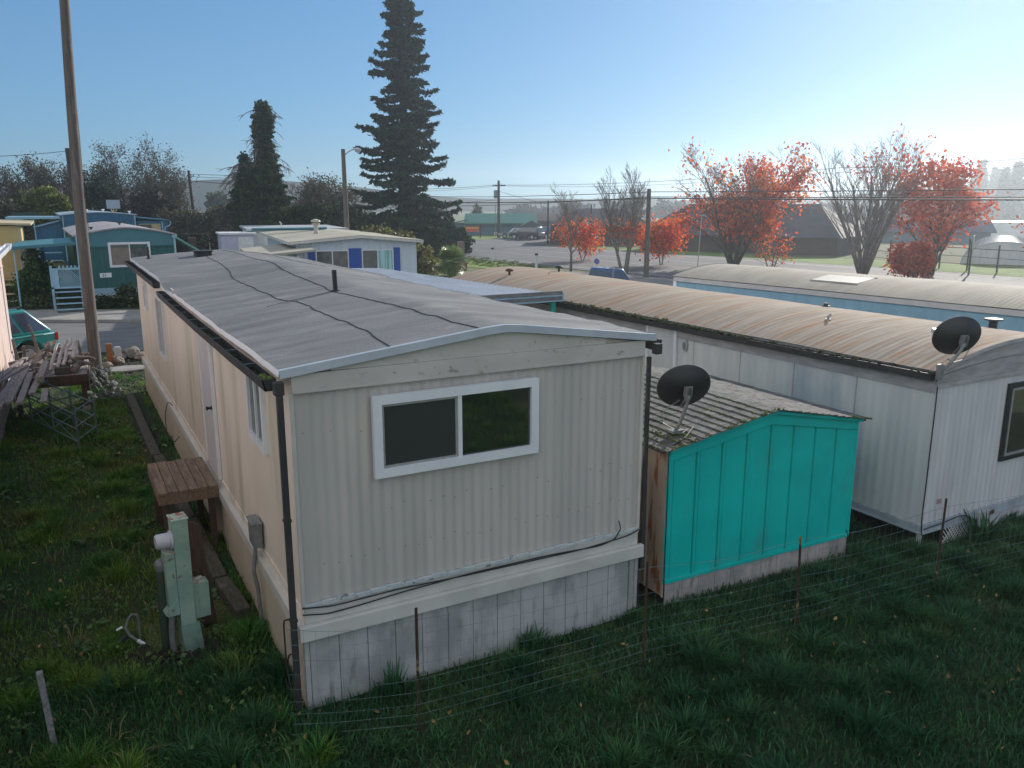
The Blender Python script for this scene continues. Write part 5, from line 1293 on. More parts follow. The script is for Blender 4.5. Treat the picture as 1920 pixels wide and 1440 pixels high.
for (x, pm) in ((.75, (M_glassl, M_glassl)), (2.62, (M_glassl, M_curtain))):
    window(wb, (x, -.005, 1.75), (1,0,0), (0,-1,0), 1.32, 1.02, fw=.035, depth=.03, pm=pm)
    for xx in (x-.30, x+1.335): MB().box(xx, xx+.27, -.035, -.003, 1.62, 2.84).build('shutter', M_shut, wb, bevel=.006)
MB().lathe([(.12, -.1), (.12, .12), (.10, .14), (.10, .42), (.17, .43), (.19, .50), (.10, .52), (.10, .55), (.22, .57), (.20, .64), (.05, .70)], 18, (1.5, 4.6, 3.25)).build('roof_vent', mat('vent_cream', (.50,.47,.38), (.38,.35,.28), rough=.5), wb, smooth=True)
g = MB(); g.box(-1.0, 2.5, 8.4, 8.6, 3.33, 3.45); g.tube([(-1.0, 8.5, 3.4), (2.55, 8.0, 3.44)], .06, 6); g.build('roof_curb', M_grnb, wb)
cpw = thing('awning', 'low tan awning roof attached beside the pale home with blue shutters', 'awning', (6.2, 31.3, 0), R(-7))
g = MB(); g.add([(0,0,2.72),(2.4,.2,2.92),(2.4,5.5,2.95),(0,5.5,2.75),(0,0,2.64),(2.4,.2,2.84),(2.4,5.5,2.87),(0,5.5,2.67)], [(0,1,2,3),(4,5,6,7),(0,1,5,4),(1,2,6,5),(2,3,7,6),(3,0,4,7)]); g.build('roof', M_tanroof, cpw)
for x in (.1, 1.7): MB().box(x, x+.09, .15, .24, 0, 2.68).build('post', M_trimw, cpw)
# pale shed and flat-roofed white buildings behind
s1 = thing('storage_shed', 'small pale lilac storage shed with a flat white roof', 'shed', (8.4, 50.5, 0), R(-5))
MB().box(0, 1.9, 0, 2.4, 0, 2.85).build('wall', mat('lilac_wall', (.50,.48,.60), (.42,.42,.55), rough=.5), s1); MB().box(-.1, 2.0, -.1, 2.5, 2.86, 2.96).build('roof', M_white, s1); MB().box(.95, 1.8, -.03, -.002, .3, 2.7).build('door', M_white, s1)
s2 = thing('mobile_home', 'pale grey home with a flat roof behind the lilac storage shed', 'mobile home', (10.3, 51.5, 0), R(-8))
MB().box(0, 5.6, 0, 9, 0, 3.0).build('wall', M_white, s2); g = MB(); g.box(-.2, 5.9, -.2, 9.2, 3.01, 3.14); g.build('roof', mat('flat_roof_grey', (.35,.38,.40), rough=.7), s2); MB().box(0, .1, -.06, -.0, 0, 3.0).build('downspout', M_gut, s2)
MB().tube([(2.1, 3, 3.1), (2.1, 3, 3.4), (2.0, 3, 3.5)], .04, 8).build('vent_pipe', M_white, s2)
f1 = MB()
for k in range(8): f1.box(k*.15, k*.15+.14, 0, .02, 0, 1.9)
o = f1.build('board_fence', M_timb); o.location = (7.1, 49.5, .1); tag(o, 'short grey board fence next to the lilac storage shed', 'fence')
o = MB().box(0, .34, 0, .34, 0, 2.7).build('timber_post', M_dkwood, bevel=.02); o.location = (6.45, 49.0, .1); tag(o, 'thick dark brown square post beside the short board fence', 'post')
aw = thing('awning', 'slanting pale green awning beyond the green home corner', 'awning', (5.0, 42.5, 0))
g = MB(); g.add([(-.2,0,3.25),(1.15,0,2.35),(1.15,2.2,2.35),(-.2,2.2,3.25),(-.2,0,3.15),(1.15,0,2.25),(1.15,2.2,2.25),(-.2,2.2,3.15)], [(0,1,2,3),(4,5,6,7),(0,1,5,4),(1,2,6,5),(2,3,7,6),(3,0,4,7)]); g.build('canopy', mat('canopy_green', (.18,.40,.33), rough=.5), aw)
for x in (.0, .95): MB().box(x, x+.07, 1.0, 1.07, 0, 2.5).build('post', M_bluetr, aw)
MB().box(.35, .85, 2.0, 2.1, .3, 2.2).build('door', M_yeltr, aw)

# basketball backboard, goal frame, tall chain link fence, green shop sign
bb = thing('basketball_hoop', 'grey basketball backboard with pale bracket above the dark blue roof', 'basketball hoop', (4.3, 75, 0))
MB().box(-.5, .5, 0, .06, 4.25, 4.95).build('backboard', mat('backboard_grey', (.30,.36,.42), rough=.6), bb); MB().box(-.08, .08, .3, .46, 0, 4.4).build('pole', M_poled, bb)
MB().tube([(-.22, .0, 4.2), (.0, -.1, 3.8), (.22, .0, 4.2)], .04, 6).tube([(0, .1, 4.2), (0, .4, 3.4)], .05, 6).build('bracket', M_yeltr, bb)
gf = thing('goal_frame', 'white rectangular goal frame beyond the annex', 'goal', (9.3, 73, 0))
MB().tube([(-1.9, 0, 0), (-1.9, 0, 2.2)], .05, 8).tube([(1.9, 0, 0), (1.9, 0, 2.2)], .05, 8).tube([(-1.95, 0, 2.2), (1.95, 0, 2.2)], .05, 8).build('frame', M_white, gf)
cf = thing('chain_link_fence', 'tall dark chain link court fence in front of the bare shrubs', 'fence', (6.3, 66, 0))
for k in range(5): MB().tube([(k*2.4, k*.55, 0), (k*2.4, k*.55, 3.95)], .045, 8).build('post', M_poled, cf)
g = MB(); g.tube([(0, 0, 3.95), (9.6, 2.2, 3.95)], .03, 6).tube([(0, 0, 2.0), (9.6, 2.2, 2.0)], .02, 6)
for k in range(64): 
    a = k*.15; g.tube([(a, a*.229, 0), (a, a*.229, 3.95)], .006, 3, cap=False)
for k in range(26): g.tube([(0, 0, k*.15), (9.6, 2.2, k*.15)], .006, 3, cap=False)
g.build('chain_mesh', M_net, cf)
sg = thing('shop_sign', 'dark green sign board with small white lettering above the pale carport', 'sign', (-1.95, 70, 0))
MB().box(-.7, .75, 0, .1, 3.25, 3.72).build('board', mat('sign_dark_green', (.01,.05,.045), rough=.5), sg); MB().box(-.75, 1.0, -.2, .3, 3.72, 4.0).build('canopy', mat('sign_dark_green', (.01,.05,.045)), sg)
text('lettering', 'CTR', .30, sg, (-.3, -.012, 3.42), (R(90), 0, 0), M_white, .003); MB().box(.4, .5, .1, .2, 0, 3.25).build('post', M_poled, sg)

# ================================================================ FAR BUILDINGS
def barn(name, label, loc, rz, W, L, ze, zr, mw, mr, hip=0.0, cat='building', ribs=0):
    """ridge along local x; W is the length of the ridge side"""
    t = thing(name, label, cat, loc, rz)
    MB().prism([(0, 0), (L, 0), (L, ze), (L/2, zr-.1 if not hip else ze), (0, ze)], 0, W, 'x').build('wall', mw, t)
    o_ = .5
    if hip: V = [(-o_,-o_,ze-.1), (W+o_,-o_,ze-.1), (W+o_,L+o_,ze-.1), (-o_,L+o_,ze-.1), (hip, L/2, zr), (W-hip, L/2, zr)]; F = [(0,1,5,4), (1,2,5), (2,3,4,5), (3,0,4), (0,3,2,1)]
    else:
        s = (zr-ze)/(L/2); zz = ze - s*o_ + .03
        V = [(-o_,-o_,zz), (W+o_,-o_,zz), (W+o_,L/2,zr), (-o_,L/2,zr), (W+o_,L+o_,zz), (-o_,L+o_,zz), (-o_,-o_,zz-.2), (W+o_,-o_,zz-.2), (W+o_,L+o_,zz-.2), (-o_,L+o_,zz-.2)]; F = [(0,1,2,3), (3,2,4,5), (0,6,7,1), (4,8,9,5), (0,3,5,9,6), (1,7,8,4,2)]
    MB().add(V, F).build('roof', mr, t)
    return t
a = math.atan2(107.7-112.5, 63.4-54.4)
gb = barn('barn', 'blue grey metal barn with a green gabled roof across the highway', (54.2, 112.3, 0), a, 10.0, 7.5, 2.0, 3.22, M_barnb, M_greenmet)
MB().box(-.05, .0, 2.5, 5, 0, 1.4).build('door', M_darkin, gb)
g = MB(); g.prism([(-2.6, 0), (-2.5, 1.75), (.1, 1.85), (.1, 0)], .6, 6.5, 'y'); g.build('lean_to', M_barnb, gb); g = MB(); g.add([(-2.9,.2,1.75),(.0,.2,2.4),(.0,7,2.4),(-2.9,7,1.75),(-2.9,.2,1.62),(.0,.2,2.27),(.0,7,2.27),(-2.9,7,1.62)], [(0,1,2,3),(4,5,6,7),(0,1,5,4),(1,2,6,5),(2,3,7,6),(3,0,4,7)]); g.build('lean_to_roof', M_barnb, gb)
bb2 = thing('billboard', 'orange and yellow roadside board on two posts in front of the blue grey barn', 'sign', (50.0, 104.3, 0), -.48)
MB().box(0, 1.9, 0, .08, .85, 1.55).build('panel', M_sign, bb2); MB().box(.1, 1.8, -.01, -.002, 1.30, 1.47).build('stripe', M_signy, bb2)
for k in range(9): MB().box(.15+k*.18, .27+k*.18, -.02, -.011, 1.33, 1.44).build('letter', M_sign, bb2)
for k in range(7): MB().box(.2+k*.22, .34+k*.22, -.02, -.003, .95, 1.2).build('letter', mat('sign_red', (.45,.06,.03), rough=.5), bb2)
MB().box(-.25, -.1, 0, .12, 0, 1.8).box(2.0, 2.15, 0, .12, 0, 1.8).build('post', M_poled, bb2); MB().box(-.5, 2.4, -.1, .3, 1.8, 1.92).build('cap_roof', M_darkroof, bb2)
wf = thing('rail_fence', 'low white rail fence in front of the blue grey barn', 'fence', (56.2, 107.5, 0), -.42)
g = MB()
for k in range(12): g.box(k*.75, k*.75+.07, 0, .07, 0, .62)
g.build('post', M_white, wf); MB().box(0, 8.4, -.03, -.0, .48, .56).box(0, 8.4, -.03, .0, .25, .32).build('rail', M_white, wf)
barn('building', 'long low building with a dull grey roof between the green barn and the dark roofs', (62.5, 118.5, 0), -.55, 22, 10, 2.1, 3.05, M_brownw, M_greyroof)
kp = thing('kiosk', 'dark green open kiosk with a small gabled roof by the parked cars', 'kiosk', (60.2, 103.5, 0), -.5)
MB().prism([(-1.6, 1.55), (1.6, 1.55), (0, 2.35)], -1, 2, 'y').build('roof', mat('kiosk_green', (.02,.05,.045), rough=.7), kp)
for x in (-1.3, 1.2): MB().box(x, x+.12, -.8, -.68, 0, 1.55).build('post', M_poled, kp)
MB().box(-1.2, 1.2, 1.2, 1.4, 0, 1.5).build('wall', M_brownw, kp)
barn('building', 'dark hip-roofed building behind the bare tree across the highway', (50.6, 82.6, 0), math.atan2(-6.5, 4.6)*.62, 11.5, 9, 2.35, 4.1, M_brownw, M_darkroof, hip=3.2)
barn('building', 'largest dark roofed building, hidden behind the red autumn trees', (53.2, 68.8, 0), math.atan2(-18, 9), 19.5, 10, 1.7, 4.62, M_brownw, M_darkroof, hip=3.0)
barn('barn', 'red barn with a grey roof beyond the bright green field', (81.5, 74.0, 0), math.atan2(-3.2, 2.5), 6, 5, 2.3, 3.4, M_redbarn, M_greyroof, cat='barn')
barn('building', 'blue roofed low building beside the red barn', (88, 68.0, 0), math.atan2(-10, 9), 13, 7, 1.6, 2.7, M_barnb, mat('roof_blue', (.04,.06,.10), rough=1, spec=.0))
slo = thing('silo', 'short pale silo standing among buildings beyond the field', 'silo', (96, 75.0, 0)); MB().lathe([(1.1, 0), (1.1, 1.7), (.6, 2.1), (.1, 2.2)], 18).build('tank', M_white, slo)
rbl = thing('building', 'long building with a faded red ribbed roof behind the bare shrubs', 'building', (-9, 95, 0), R(-1))
g = MB(); g.grid([[(x, -.0 + (.05 if k % 2 else 0), 5.5) for k, x in enumerate(np.arange(0, 15, .12))], [(x, 4.0, 6.75 + (.04 if k % 2 else 0)) for k, x in enumerate(np.arange(0, 15, .12))]]); g.build('roof', mat('roof_faded_red', (.22,.12,.12), (.10,.12,.18), rough=.6, scale=4, stretch=(3,.1,1), lo=.45, hi=.55), rbl)
MB().box(.2, 14.5, .5, 8, 0, 5.5).build('wall', mat('wall_darkish', (.14,.11,.11), rough=.8), rbl); MB().box(9.4, 10.4, .44, .49, 3.5, 5.2).build('door', mat('door_bluegrey', (.30,.36,.44), rough=.6), rbl)
# greenhouse
ghs = thing('greenhouse', 'white plastic hoop greenhouse glaring in the sun beyond the highway', 'greenhouse', (64.4, 37.6, 0), R(31))
P = [(math.cos(a)*2.9, math.sin(a)*1.75) for a in np.linspace(math.pi, 0, 19)]
g = MB(); g.grid([[(y, p[0], max(p[1], 0) + .04*math.sin(k*math.pi)) for p in P] for k, y in enumerate(np.arange(0, 16.1, .5))]); g.build('cover', M_poly, ghs, smooth='all')
g = MB(); g.prism(P, .01, .03, 'x'); g.build('end_wall', M_poly, ghs)
for k in range(0, 9): MB().tube([(k*2.0 + (-.03 if k == 0 else 0), p[0]*1.01, max(p[1]*1.01, 0)) for p in P], .03, 6).build('hoop', M_alu, ghs)
# second long greenhouse roof farther off
g2 = thing('greenhouse', 'long pale greenhouse roof shining far beyond the first one', 'greenhouse', (104, 74, 0), R(-32))
g = MB(); g.prism([(0, 0), (24, 0), (24, 1.2), (22, 2.2), (2, 2.2), (0, 1.2)], 0, 9); g.build('cover', M_poly, g2)
# field fence
ff = thing('field_fence', 'dark post and rail fence with wire in front of the greenhouse', 'fence', (57.2, 44.5, 0), math.atan2(-14, -1.6))
for k in range(9): MB().box(k*2.3, k*2.3+.08, 0, .08, 0, (1.25, 1.9, 1.3, 2.1, 2.2, 1.9, 2.2, 2.2, 2.0)[k]).build('post', M_poled, ff)
MB().box(0, 18.5, -.03, .0, .98, 1.02).box(7, 18.5, -.03, 0, 1.55, 1.60).box(0, 18.5, -.03, 0, .45, .48).build('rail', M_poled, ff)
rs_ = thing('road_sign', 'narrow road sign seen from behind, its shadow lying on the highway edge', 'road sign', (52.6, 32.9, 0), R(20))
MB().box(-.05, .05, -.05, .05, 0, 2.2).build('post', M_poled, rs_); MB().box(-.22, .22, -.08, -.05, 1.75, 2.6).build('panel', M_alu, rs_)
mb_ = thing('mailbox_post', 'weathered wooden post with a box below at the far side of the yard', 'mailbox', (24.9, 52.8, 0))
MB().box(-.18, .18, -.1, .1, .4, 2.05).box(.2, .3, -.08, .08, .4, 2.0).build('post', mat('post_greyred', (.22,.17,.15), rough=.9), mb_, bevel=.01); MB().box(-.36, .42, -.25, .25, 0, .55).build('box', mat('box_dullred', (.16,.07,.06), rough=.8), mb_, bevel=.02)
MB().box(-3.2, -.6, -.2, .6, .0, .42).build('planter', M_timb, mb_, bevel=.02)
for k, (x, y, lab) in enumerate(((30.2, 51.2, 'slim white marker post with dark cap at the driveway mouth'), (31.1, 59.8, 'slim white marker post standing in the verge grass before the highway'))):
    t = thing('marker_post', lab, 'marker post', (x, y, 0)); MB().box(-.09, .09, -.05, .05, 0, 1.0).build('post', M_white, t, bevel=.01); MB().box(-.10, .10, -.06, .06, 1.0, 1.14).build('cap', M_black, t)
t = thing('yard_sign', 'small round purple blue sign on a thin stake by the driveway', 'sign', (32.3, 46.6, 0)); MB().tube([(0,0,0),(0,0,.6)], .012, 6).build('stake', M_alu, t)
MB().tube([(-.02,-.03,.78), (0.01,.0,.78)], .19, 18).build('disc', mat('sign_purple', (.08,.10,.36), rough=.5), t)
pw = thing('sign_post', 'slim pale post with a flat cap between the red trees', 'sign post', (36.6, 41.1, 0)); MB().tube([(-.16, 0, 0), (.0, 0, 3.85)], .03, 8).build('post', M_alu, pw); MB().box(-.22, .22, -.08, .08, 3.85, 3.93).build('cap', M_alu, pw)

# ================================================================ POLES AND WIRES
def pole(label, loc, h, r, m=M_poled, lean=(0,0), arm=None, transformer=False):
    t = thing('utility_pole', label, 'utility pole', loc)
    P = [(0,0,-.2), (lean[0]*.5, lean[1]*.5, h*.5), (lean[0], lean[1], h)]; MB().tube(P, [r, r*.88, r*.75], 12).build('shaft', m, t, smooth=True)
    if arm:
        MB().obox((lean[0]-arm*.87, lean[1]-.1+.5*arm, h-.75), (arm*1.74, -arm, 0), (.05, .09, 0), (0, 0, .14)).build('crossarm', m, t)
        for s in (-.9, -.45, .45, .9): MB().lathe([(.05, 0), (.07, .08), (.04, .16)], 8, (lean[0]+s*arm*.87, lean[1]-s*arm*.5, h-.61)).build('insulator', M_meter, t)
    if transformer: MB().tube([(-.45, 0, h-2.4), (-.45, 0, h-1.3)], .28, 14).build('transformer', M_conduit, t, smooth=True); MB().tube([(-.55,0,h-3.2), (-.55, .0, .2)], .04, 6).build('riser', M_conduit, t)
    return t
pole('thick dark wooden pole carrying the cables beside the twin-stemmed tree', (32.9, 41.9, 0), 5.55, .17, M_pole)
pole('pole with crossarm and transformer in front of the green-roofed barn', (54.27, 102.4, 0), 7.8, .22, M_poled, arm=.9, transformer=True)
pole('short dark pole standing behind the parked pickup truck', (50.2, 82.5, 0), 5.0, .12)
pole('dark pole rising just behind the ivy-covered tree', (19.4, 82.8, 0), 8.0, .22, lean=(-.45, 0))
pole('thin dark pole at the edge of the bare domed shrubs', (12.5, 89.1, 0), 7.9, .16, lean=(-.3, 0))
pole('dark brown pole just behind the leaning utility pole', (1.75, 75, 0), 8.9, .30, lean=(-.25, 0))
pole('short dark pole between the hip-roofed building and the red leaves', (52.8, 77.5, 0), 4.6, .10)
lp = thing('street_lamp', 'wooden pole street lamp with a curved arm and cobra head', 'street lamp', (18.1, 57.2, 0))
MB().tube([(0,0,0), (0,0,4), (-.02,0,8.35)], [.19,.17,.14], 14).build('shaft', M_pole, lp, smooth=True)
MB().tube([(.08, 0, 7.95), (.30, -.05, 8.15), (.62, -.1, 8.33), (.85, -.15, 8.33)], .04, 8).build('arm', M_alu, lp, smooth=True)
g = MB(); g.tube([(.72, -.12, 8.36), (.95, -.16, 8.36), (1.20, -.2, 8.28)], [.07, .13, .09], 10); g.tube([(1.0, -.17, 8.24), (1.0, -.17, 8.08)], [.13, .09], 10); g.build('lamp_head', M_meter, lp, smooth=True)
def wire(label, pts, r=.02, sag=.0):
    P = []
    for a, b in zip(pts[:-1], pts[1:]):
        a = Vector(a); b = Vector(b); n = 14
        for k in range(n):
            t = k/n; p = a.lerp(b, t); p.z -= sag*4*t*(1-t); P.append(p)
    P.append(Vector(pts[-1])); o = MB().tube(P, r, 5).build('overhead_wire', M_cable)
    return tag(o, label, 'wire', 'overhead wires')
PC = (32.9, 41.8)
wire('thick lower cable running through the red treetops along the highway', [(33.9, 8, 4.75), (PC[0], PC[1], 4.98), (31.4, 62, 4.72), (27.5, 100, 5.1), (19.2, 82.7, 6.3), (12.3, 89.1, 6.9)], .034, .06)
wire('middle cable just above the thick lower one along the highway', [(33.9, 8, 4.86), (PC[0], PC[1], 5.06), (31.4, 62, 4.50), (27.5, 100, 4.2), (19.2, 82.7, 7.0), (12.3, 89.1, 7.3)], .022, .05)
wire('upper cable of the near highway line, well above the thick one', [(33.9, 8, 5.15), (PC[0], PC[1], 5.36), (31.4, 62, 5.20), (27.5, 100, 5.7), (19.2, 82.7, 7.3), (12.3, 89.1, 7.55)], .022, .05)
wire('thin wire from the crossarm pole towards the bare trees', [(30, 118, 6.9), (54.0, 102.5, 7.2), (66, 55, 8.0), (72, 30, 9.2)], .025, .5)
wire('second thin wire from the crossarm pole, slightly lower', [(30, 118, 6.6), (54.5, 102.3, 7.1), (66.4, 55, 7.6), (72, 30, 8.7)], .018, .6)
wire('wire slanting down from the crossarm pole to the short dark pole', [(54.3, 102.4, 6.4), (50.2, 82.5, 4.6)], .022, .1)
wire('wire from the crossarm pole slanting down over the barn', [(54.3, 102.4, 5.2), (40, 125, 3.9)], .022, .1)
wire('single wire reaching away from the dark brown pole over the shrubs', [(1.5, 75, 8.7), (-9, 72, 7.9)], .022, .25)

# ================================================================ TREES
def tree_thing(name, label, loc, group=None, cat='tree'): return thing(name, label, cat, loc, 0, group)
def deciduous(name, label, loc, h, seed, leafm=None, nleaf=0, lsize=.1, bark=M_bark, leafzone=None, group=None, rtw=1.0, cl=.22, **kw):
    t = tree_thing(name, label, loc, group)
    limbs, ends = grow((0,0,0), h, seed=seed, **kw)
    limb_mb(limbs, 0, 1).build('trunk', bark, t, smooth='all', fix=False)
    limb_mb(limbs, 2, 9, rtw).build('twigs', bark, t, fix=False)
    if leafm:
        E = [e for e in ends if (leafzone is None or leafzone(e))]
        if E:
            per = max(1, nleaf // len(E)); P = clumps(E, per, cl); leaf_mesh('crown', P, lsize, leafm, t)
    return t
# the bare pair and the red trees along the near side of the highway
deciduous('bare_tree', 'small bare tree with ascending twigs in front of the pickup truck', (31.5, 48.6, 0), 3.4, 21, fit=(6.1, 1.7), r0=.11, spread=.6, n_main=15, nsub=7, levels=3, start=.26, up=1.0, rtw=1.15, wob=.07, bark=M_barkp)
deciduous('bare_tree', 'bare twin-stemmed tree beside the thick cable pole, a few red leaves low down', (31.9, 42.9, 0), 4.3, 35, M_red, 700, .10, fit=(7.1, 2.5), multi=3, r0=.20, spread=.6, n_main=13, nsub=7, levels=3, start=.24, up=1.0, rtw=1.1, bark=M_barkp, wob=.06, leafzone=lambda e: e.z < 3.2 and e.x > -1.5, cl=.3)
rz_ = random.Random(4)
def zoneA(e): 
    if e.z < 3.6: return True
    return (e.x*.876 - e.y*.48 > 1.2 and e.z < 7.8 and rz_.random() < .32) or rz_.random() < (.14 if e.z < 5 else .03)
deciduous('maple_tree', 'red-leaved autumn tree with bare upper twigs and orange lower crown', (44.6, 46.3, 0), 5.6, 51, M_red, 9500, .155, fit=(9.3, 4.7), multi=5, r0=.26, spread=.62, n_main=13, nsub=6, levels=3, start=.08, up=1.0, rtw=1.5, leafzone=zoneA, cl=.34, wob=.07)
t = tree_thing('autumn_shrub', 'spray of red leaves hanging low between the dark pole and the red autumn tree', (40.5, 49.8, 0), cat='shrub')
limbs, ends = grow((0,0,0), 3.4, seed=8, spread=.9, n_main=9, nsub=5, levels=2, start=.1, r0=.08, multi=2); limb_mb(limbs).build('stem', M_bark, t, fix=False)
leaf_mesh('crown', clumps([e for e in ends if e.z < 3.0], 18, .42), .15, M_red, t)
t = tree_thing('autumn_shrub', 'scattered red leaf clusters in front of the dark hip-roofed building', (38.2, 57.2, 0), cat='shrub')
limbs, ends = grow((0,0,0), 3.2, seed=18, spread=1.0, n_main=8, nsub=5, levels=2, start=.1, r0=.08, multi=2); limb_mb(limbs).build('stem', M_bark, t, fix=False)
leaf_mesh('crown', clumps([e for e in ends if e.z < 2.8], 10, .45), .14, M_red, t)
def zoneB(e):
    q = e.x*.876 - e.y*.48
    return (q > 2.4 and e.z < 6.4 and rz_.random() < .42) or (e.z > 6.0 and q > -.5 and rz_.random() < .03) or (e.z < 2.6 and q > .6 and rz_.random() < .6)
deciduous('bare_tree', 'tall many-stemmed tree, mostly bare, with faded red leaves on one side', (46.6, 36.4, 0), 6.6, 61, M_redp, 1500, .14, fit=(9.3, 4.2), multi=6, r0=.28, spread=.42, n_main=12, nsub=6, levels=3, start=.15, up=1.1, leafzone=zoneB, rtw=1.15, bark=M_barkp, wob=.05, cl=.28)
deciduous('maple_tree', 'dark-trunked red tree close to the greenhouse', (50.6, 34.3, 0), 4.9, 71, M_redp, 6000, .16, fit=(7.2, 2.7), r0=.26, spread=.75, n_main=15, nsub=6, levels=3, start=.06, up=.8, cl=.36)
t = tree_thing('autumn_shrub', 'low dense dark red bush beside the shining metal roof', (46.2, 32.6, 0), cat='shrub')
limbs, ends = grow((0,0,0), 1.6, seed=28, spread=.9, n_main=7, nsub=5, levels=2, start=.1, r0=.06, multi=3); limb_mb(limbs).build('stem', M_bark, t, fix=False)
leaf_mesh('crown', clumps(ends, 26, .26), .14, M_redp, t)
t = tree_thing('bare_bush', 'wide low branches with a few red leaves before the bright field', (43.5, 41.5, 0), cat='shrub')
limbs, ends = grow((0,0,0), 2.8, seed=38, spread=1.5, n_main=8, nsub=5, levels=2, start=.1, r0=.08, up=.5, multi=3); limb_mb(limbs).build('stem', M_bark, t, fix=False)
leaf_mesh('crown', clumps(ends[::5], 5, .2), .12, M_red, t)
deciduous('bare_tree', 'bare tree reaching in from beyond the frame by the greenhouse', (44.0, 21.8, 0), 6.4, 81, M_redp, 260, .12, multi=2, r0=.2, spread=.8, n_main=10, nsub=5, levels=3, start=.12, up=.7, rtw=.8)
for (x, y, h, s) in ((66.0, 150, 4.6, 91), (72.5, 146, 3.9, 92)):
    deciduous('bare_tree', 'bare reddish tree top above the green barn ridge' if s == 91 else 'smaller bare tree top behind the green barn roof', (x, y, 0), h*.9, s, M_shrubb, 500, .3, r0=.2, spread=.8, n_main=10, nsub=5, levels=2, start=.2, bark=M_barkl)

EXPO = .85
# spruce
def conifer(name, label, loc, H, R0, seed, n_whorl=46, m=M_needle, dens=1.0, base=.03, irregular=.35, droop=.20, group=None, leafs=.30, limb=True):
    t = tree_thing(name, label, loc, group); rd = random.Random(seed)
    MB().tube([(0,0,-.2), (0,0,H*.4), (.05,0,H*.8), (0,0,H)], [R0*.085, R0*.058, R0*.028, .03], 12).build('trunk', M_barkd, t, smooth=True)
    limbs = MB(); P = []
    for i in range(n_whorl):
        t_ = base + (1-base)*((i+rd.random()*.6)/n_whorl)**1.05; z = H*t_
        env = R0 * (1 - t_)**EXPO * (1 if t_ > .12 else .95)
        k = rd.randint(4, 6); a0 = rd.random()*6.28
        for j in range(k):
            A = a0 + 6.283*j/k + rd.uniform(-.3, .3); z = H*t_ + rd.uniform(-.32,.32)*min(1, R0/5); L = env * rd.uniform(1-irregular, 1.08)
            if rd.random() < .10: L *= .45
            dr = droop*rd.uniform(.5, 1.5) + .16*(1-t_); pts = []
            for q in range(7):
                s = q/6; pts.append(Vector((math.cos(A)*L*s, math.sin(A)*L*s, z - L*dr*s + L*.24*s**3)))
            if limb: limbs.tube(pts, [max(.010, .06*(1-s/6.5)*L/R0) for s in range(7)], 4, cap=False)
            sd = Vector((-math.sin(A), math.cos(A), 0))
            n_ = int(11*dens*L/R0*1.6) + 3
            for q in range(n_):
                s = .20 + .80*((q + rd.random())/n_); c = pts[0].lerp(pts[-1], s); c.z = z - L*dr*s + L*.24*s**3
                wdt = L*.24*(1.15-s)+.10
                for r_ in range(int(7*dens)):
                    w_ = rd.uniform(-1, 1); P.append(c + sd*w_*wdt + Vector((math.cos(A), math.sin(A), 0))*abs(w_)*wdt*.5 + Vector((rd.gauss(0,.06), rd.gauss(0,.06), -abs(rd.gauss(0,.13))-abs(w_)*.05)))
    if limb: limbs.build('limbs', M_barkd, t, fix=False)
    leaf_mesh('crown', [tuple(p) for p in P], leafs, m, t, flat=.35, aspect=2.4)
    return t
conifer('spruce_tree', 'tall dark spruce with drooping tiers towering behind the pale homes', (27.6, 69.8, 0), 27.0, 6.0, 5, n_whorl=58, dens=1.45, leafs=.22, base=.12, irregular=.6, droop=.24)
t = tree_thing('evergreen_bush', 'dark spreading evergreen mass at the foot of the spruce', (27.5, 68.6, 0), cat='shrub')
P = scatter_ellipsoids([(-2.6,0,1.6,2.2,1.8,1.9), (0,.5,1.4,2.4,2,1.8), (2.3,-.8,1.5,2.1,1.8,1.8), (3.9,-1.6,1.2,1.2,1.2,1.3)], 15000); leaf_mesh('crown', P, .24, M_needle, t)
MB().tube([(0,0,0),(0,0,1.5)], .2, 8).build('trunk', M_barkd, t)

# ivy-covered tree
t = tree_thing('ivy_tree', 'columnar dead tree wrapped in dark ivy with bare twigs sticking out', (16.2, 73.2, 0))
limbs, ends = grow((0,0,0), 12.6, seed=16, spread=.8, n_main=26, nsub=5, levels=2, start=.22, r0=.4, up=.15, twig=.3, wob=.05)
limb_mb([l for l in limbs if l[2] == 0], 0, 0).build('trunk', M_barkd, t, smooth=True)
tw = MB(); rd = random.Random(3)
for k in range(78):
    z = rd.uniform(4.8, 12.3); A = rd.choice([0, math.pi]) + rd.gauss(0, .8); L_ = rd.uniform(.8, 2.0) * (1.25 if z < 9 else .8)
    p = Vector((0,0,z)); d_ = Vector((math.cos(A), math.sin(A), rd.uniform(.2,.7))); pts = [p]
    for q in range(6): d_.z -= .22; pts.append(pts[-1] + d_.normalized()*L_/6*(1+.1*q) + Vector((rd.uniform(-.06,.06),)*3))
    tw.tube(pts, [.05,.045,.04,.034,.028,.02,.014], 3, cap=False)
    for q in range(7):
        i = rd.randint(1, 5); dd = (d_.normalized() + Vector((rd.uniform(-1,1), rd.uniform(-1,1), rd.uniform(-1,.8)))).normalized()
        tw.tube([pts[i], pts[i]+dd*L_*.2, pts[i]+dd*L_*.36 + Vector((0,0,-.06))], [.026,.02,.012], 3, cap=False)
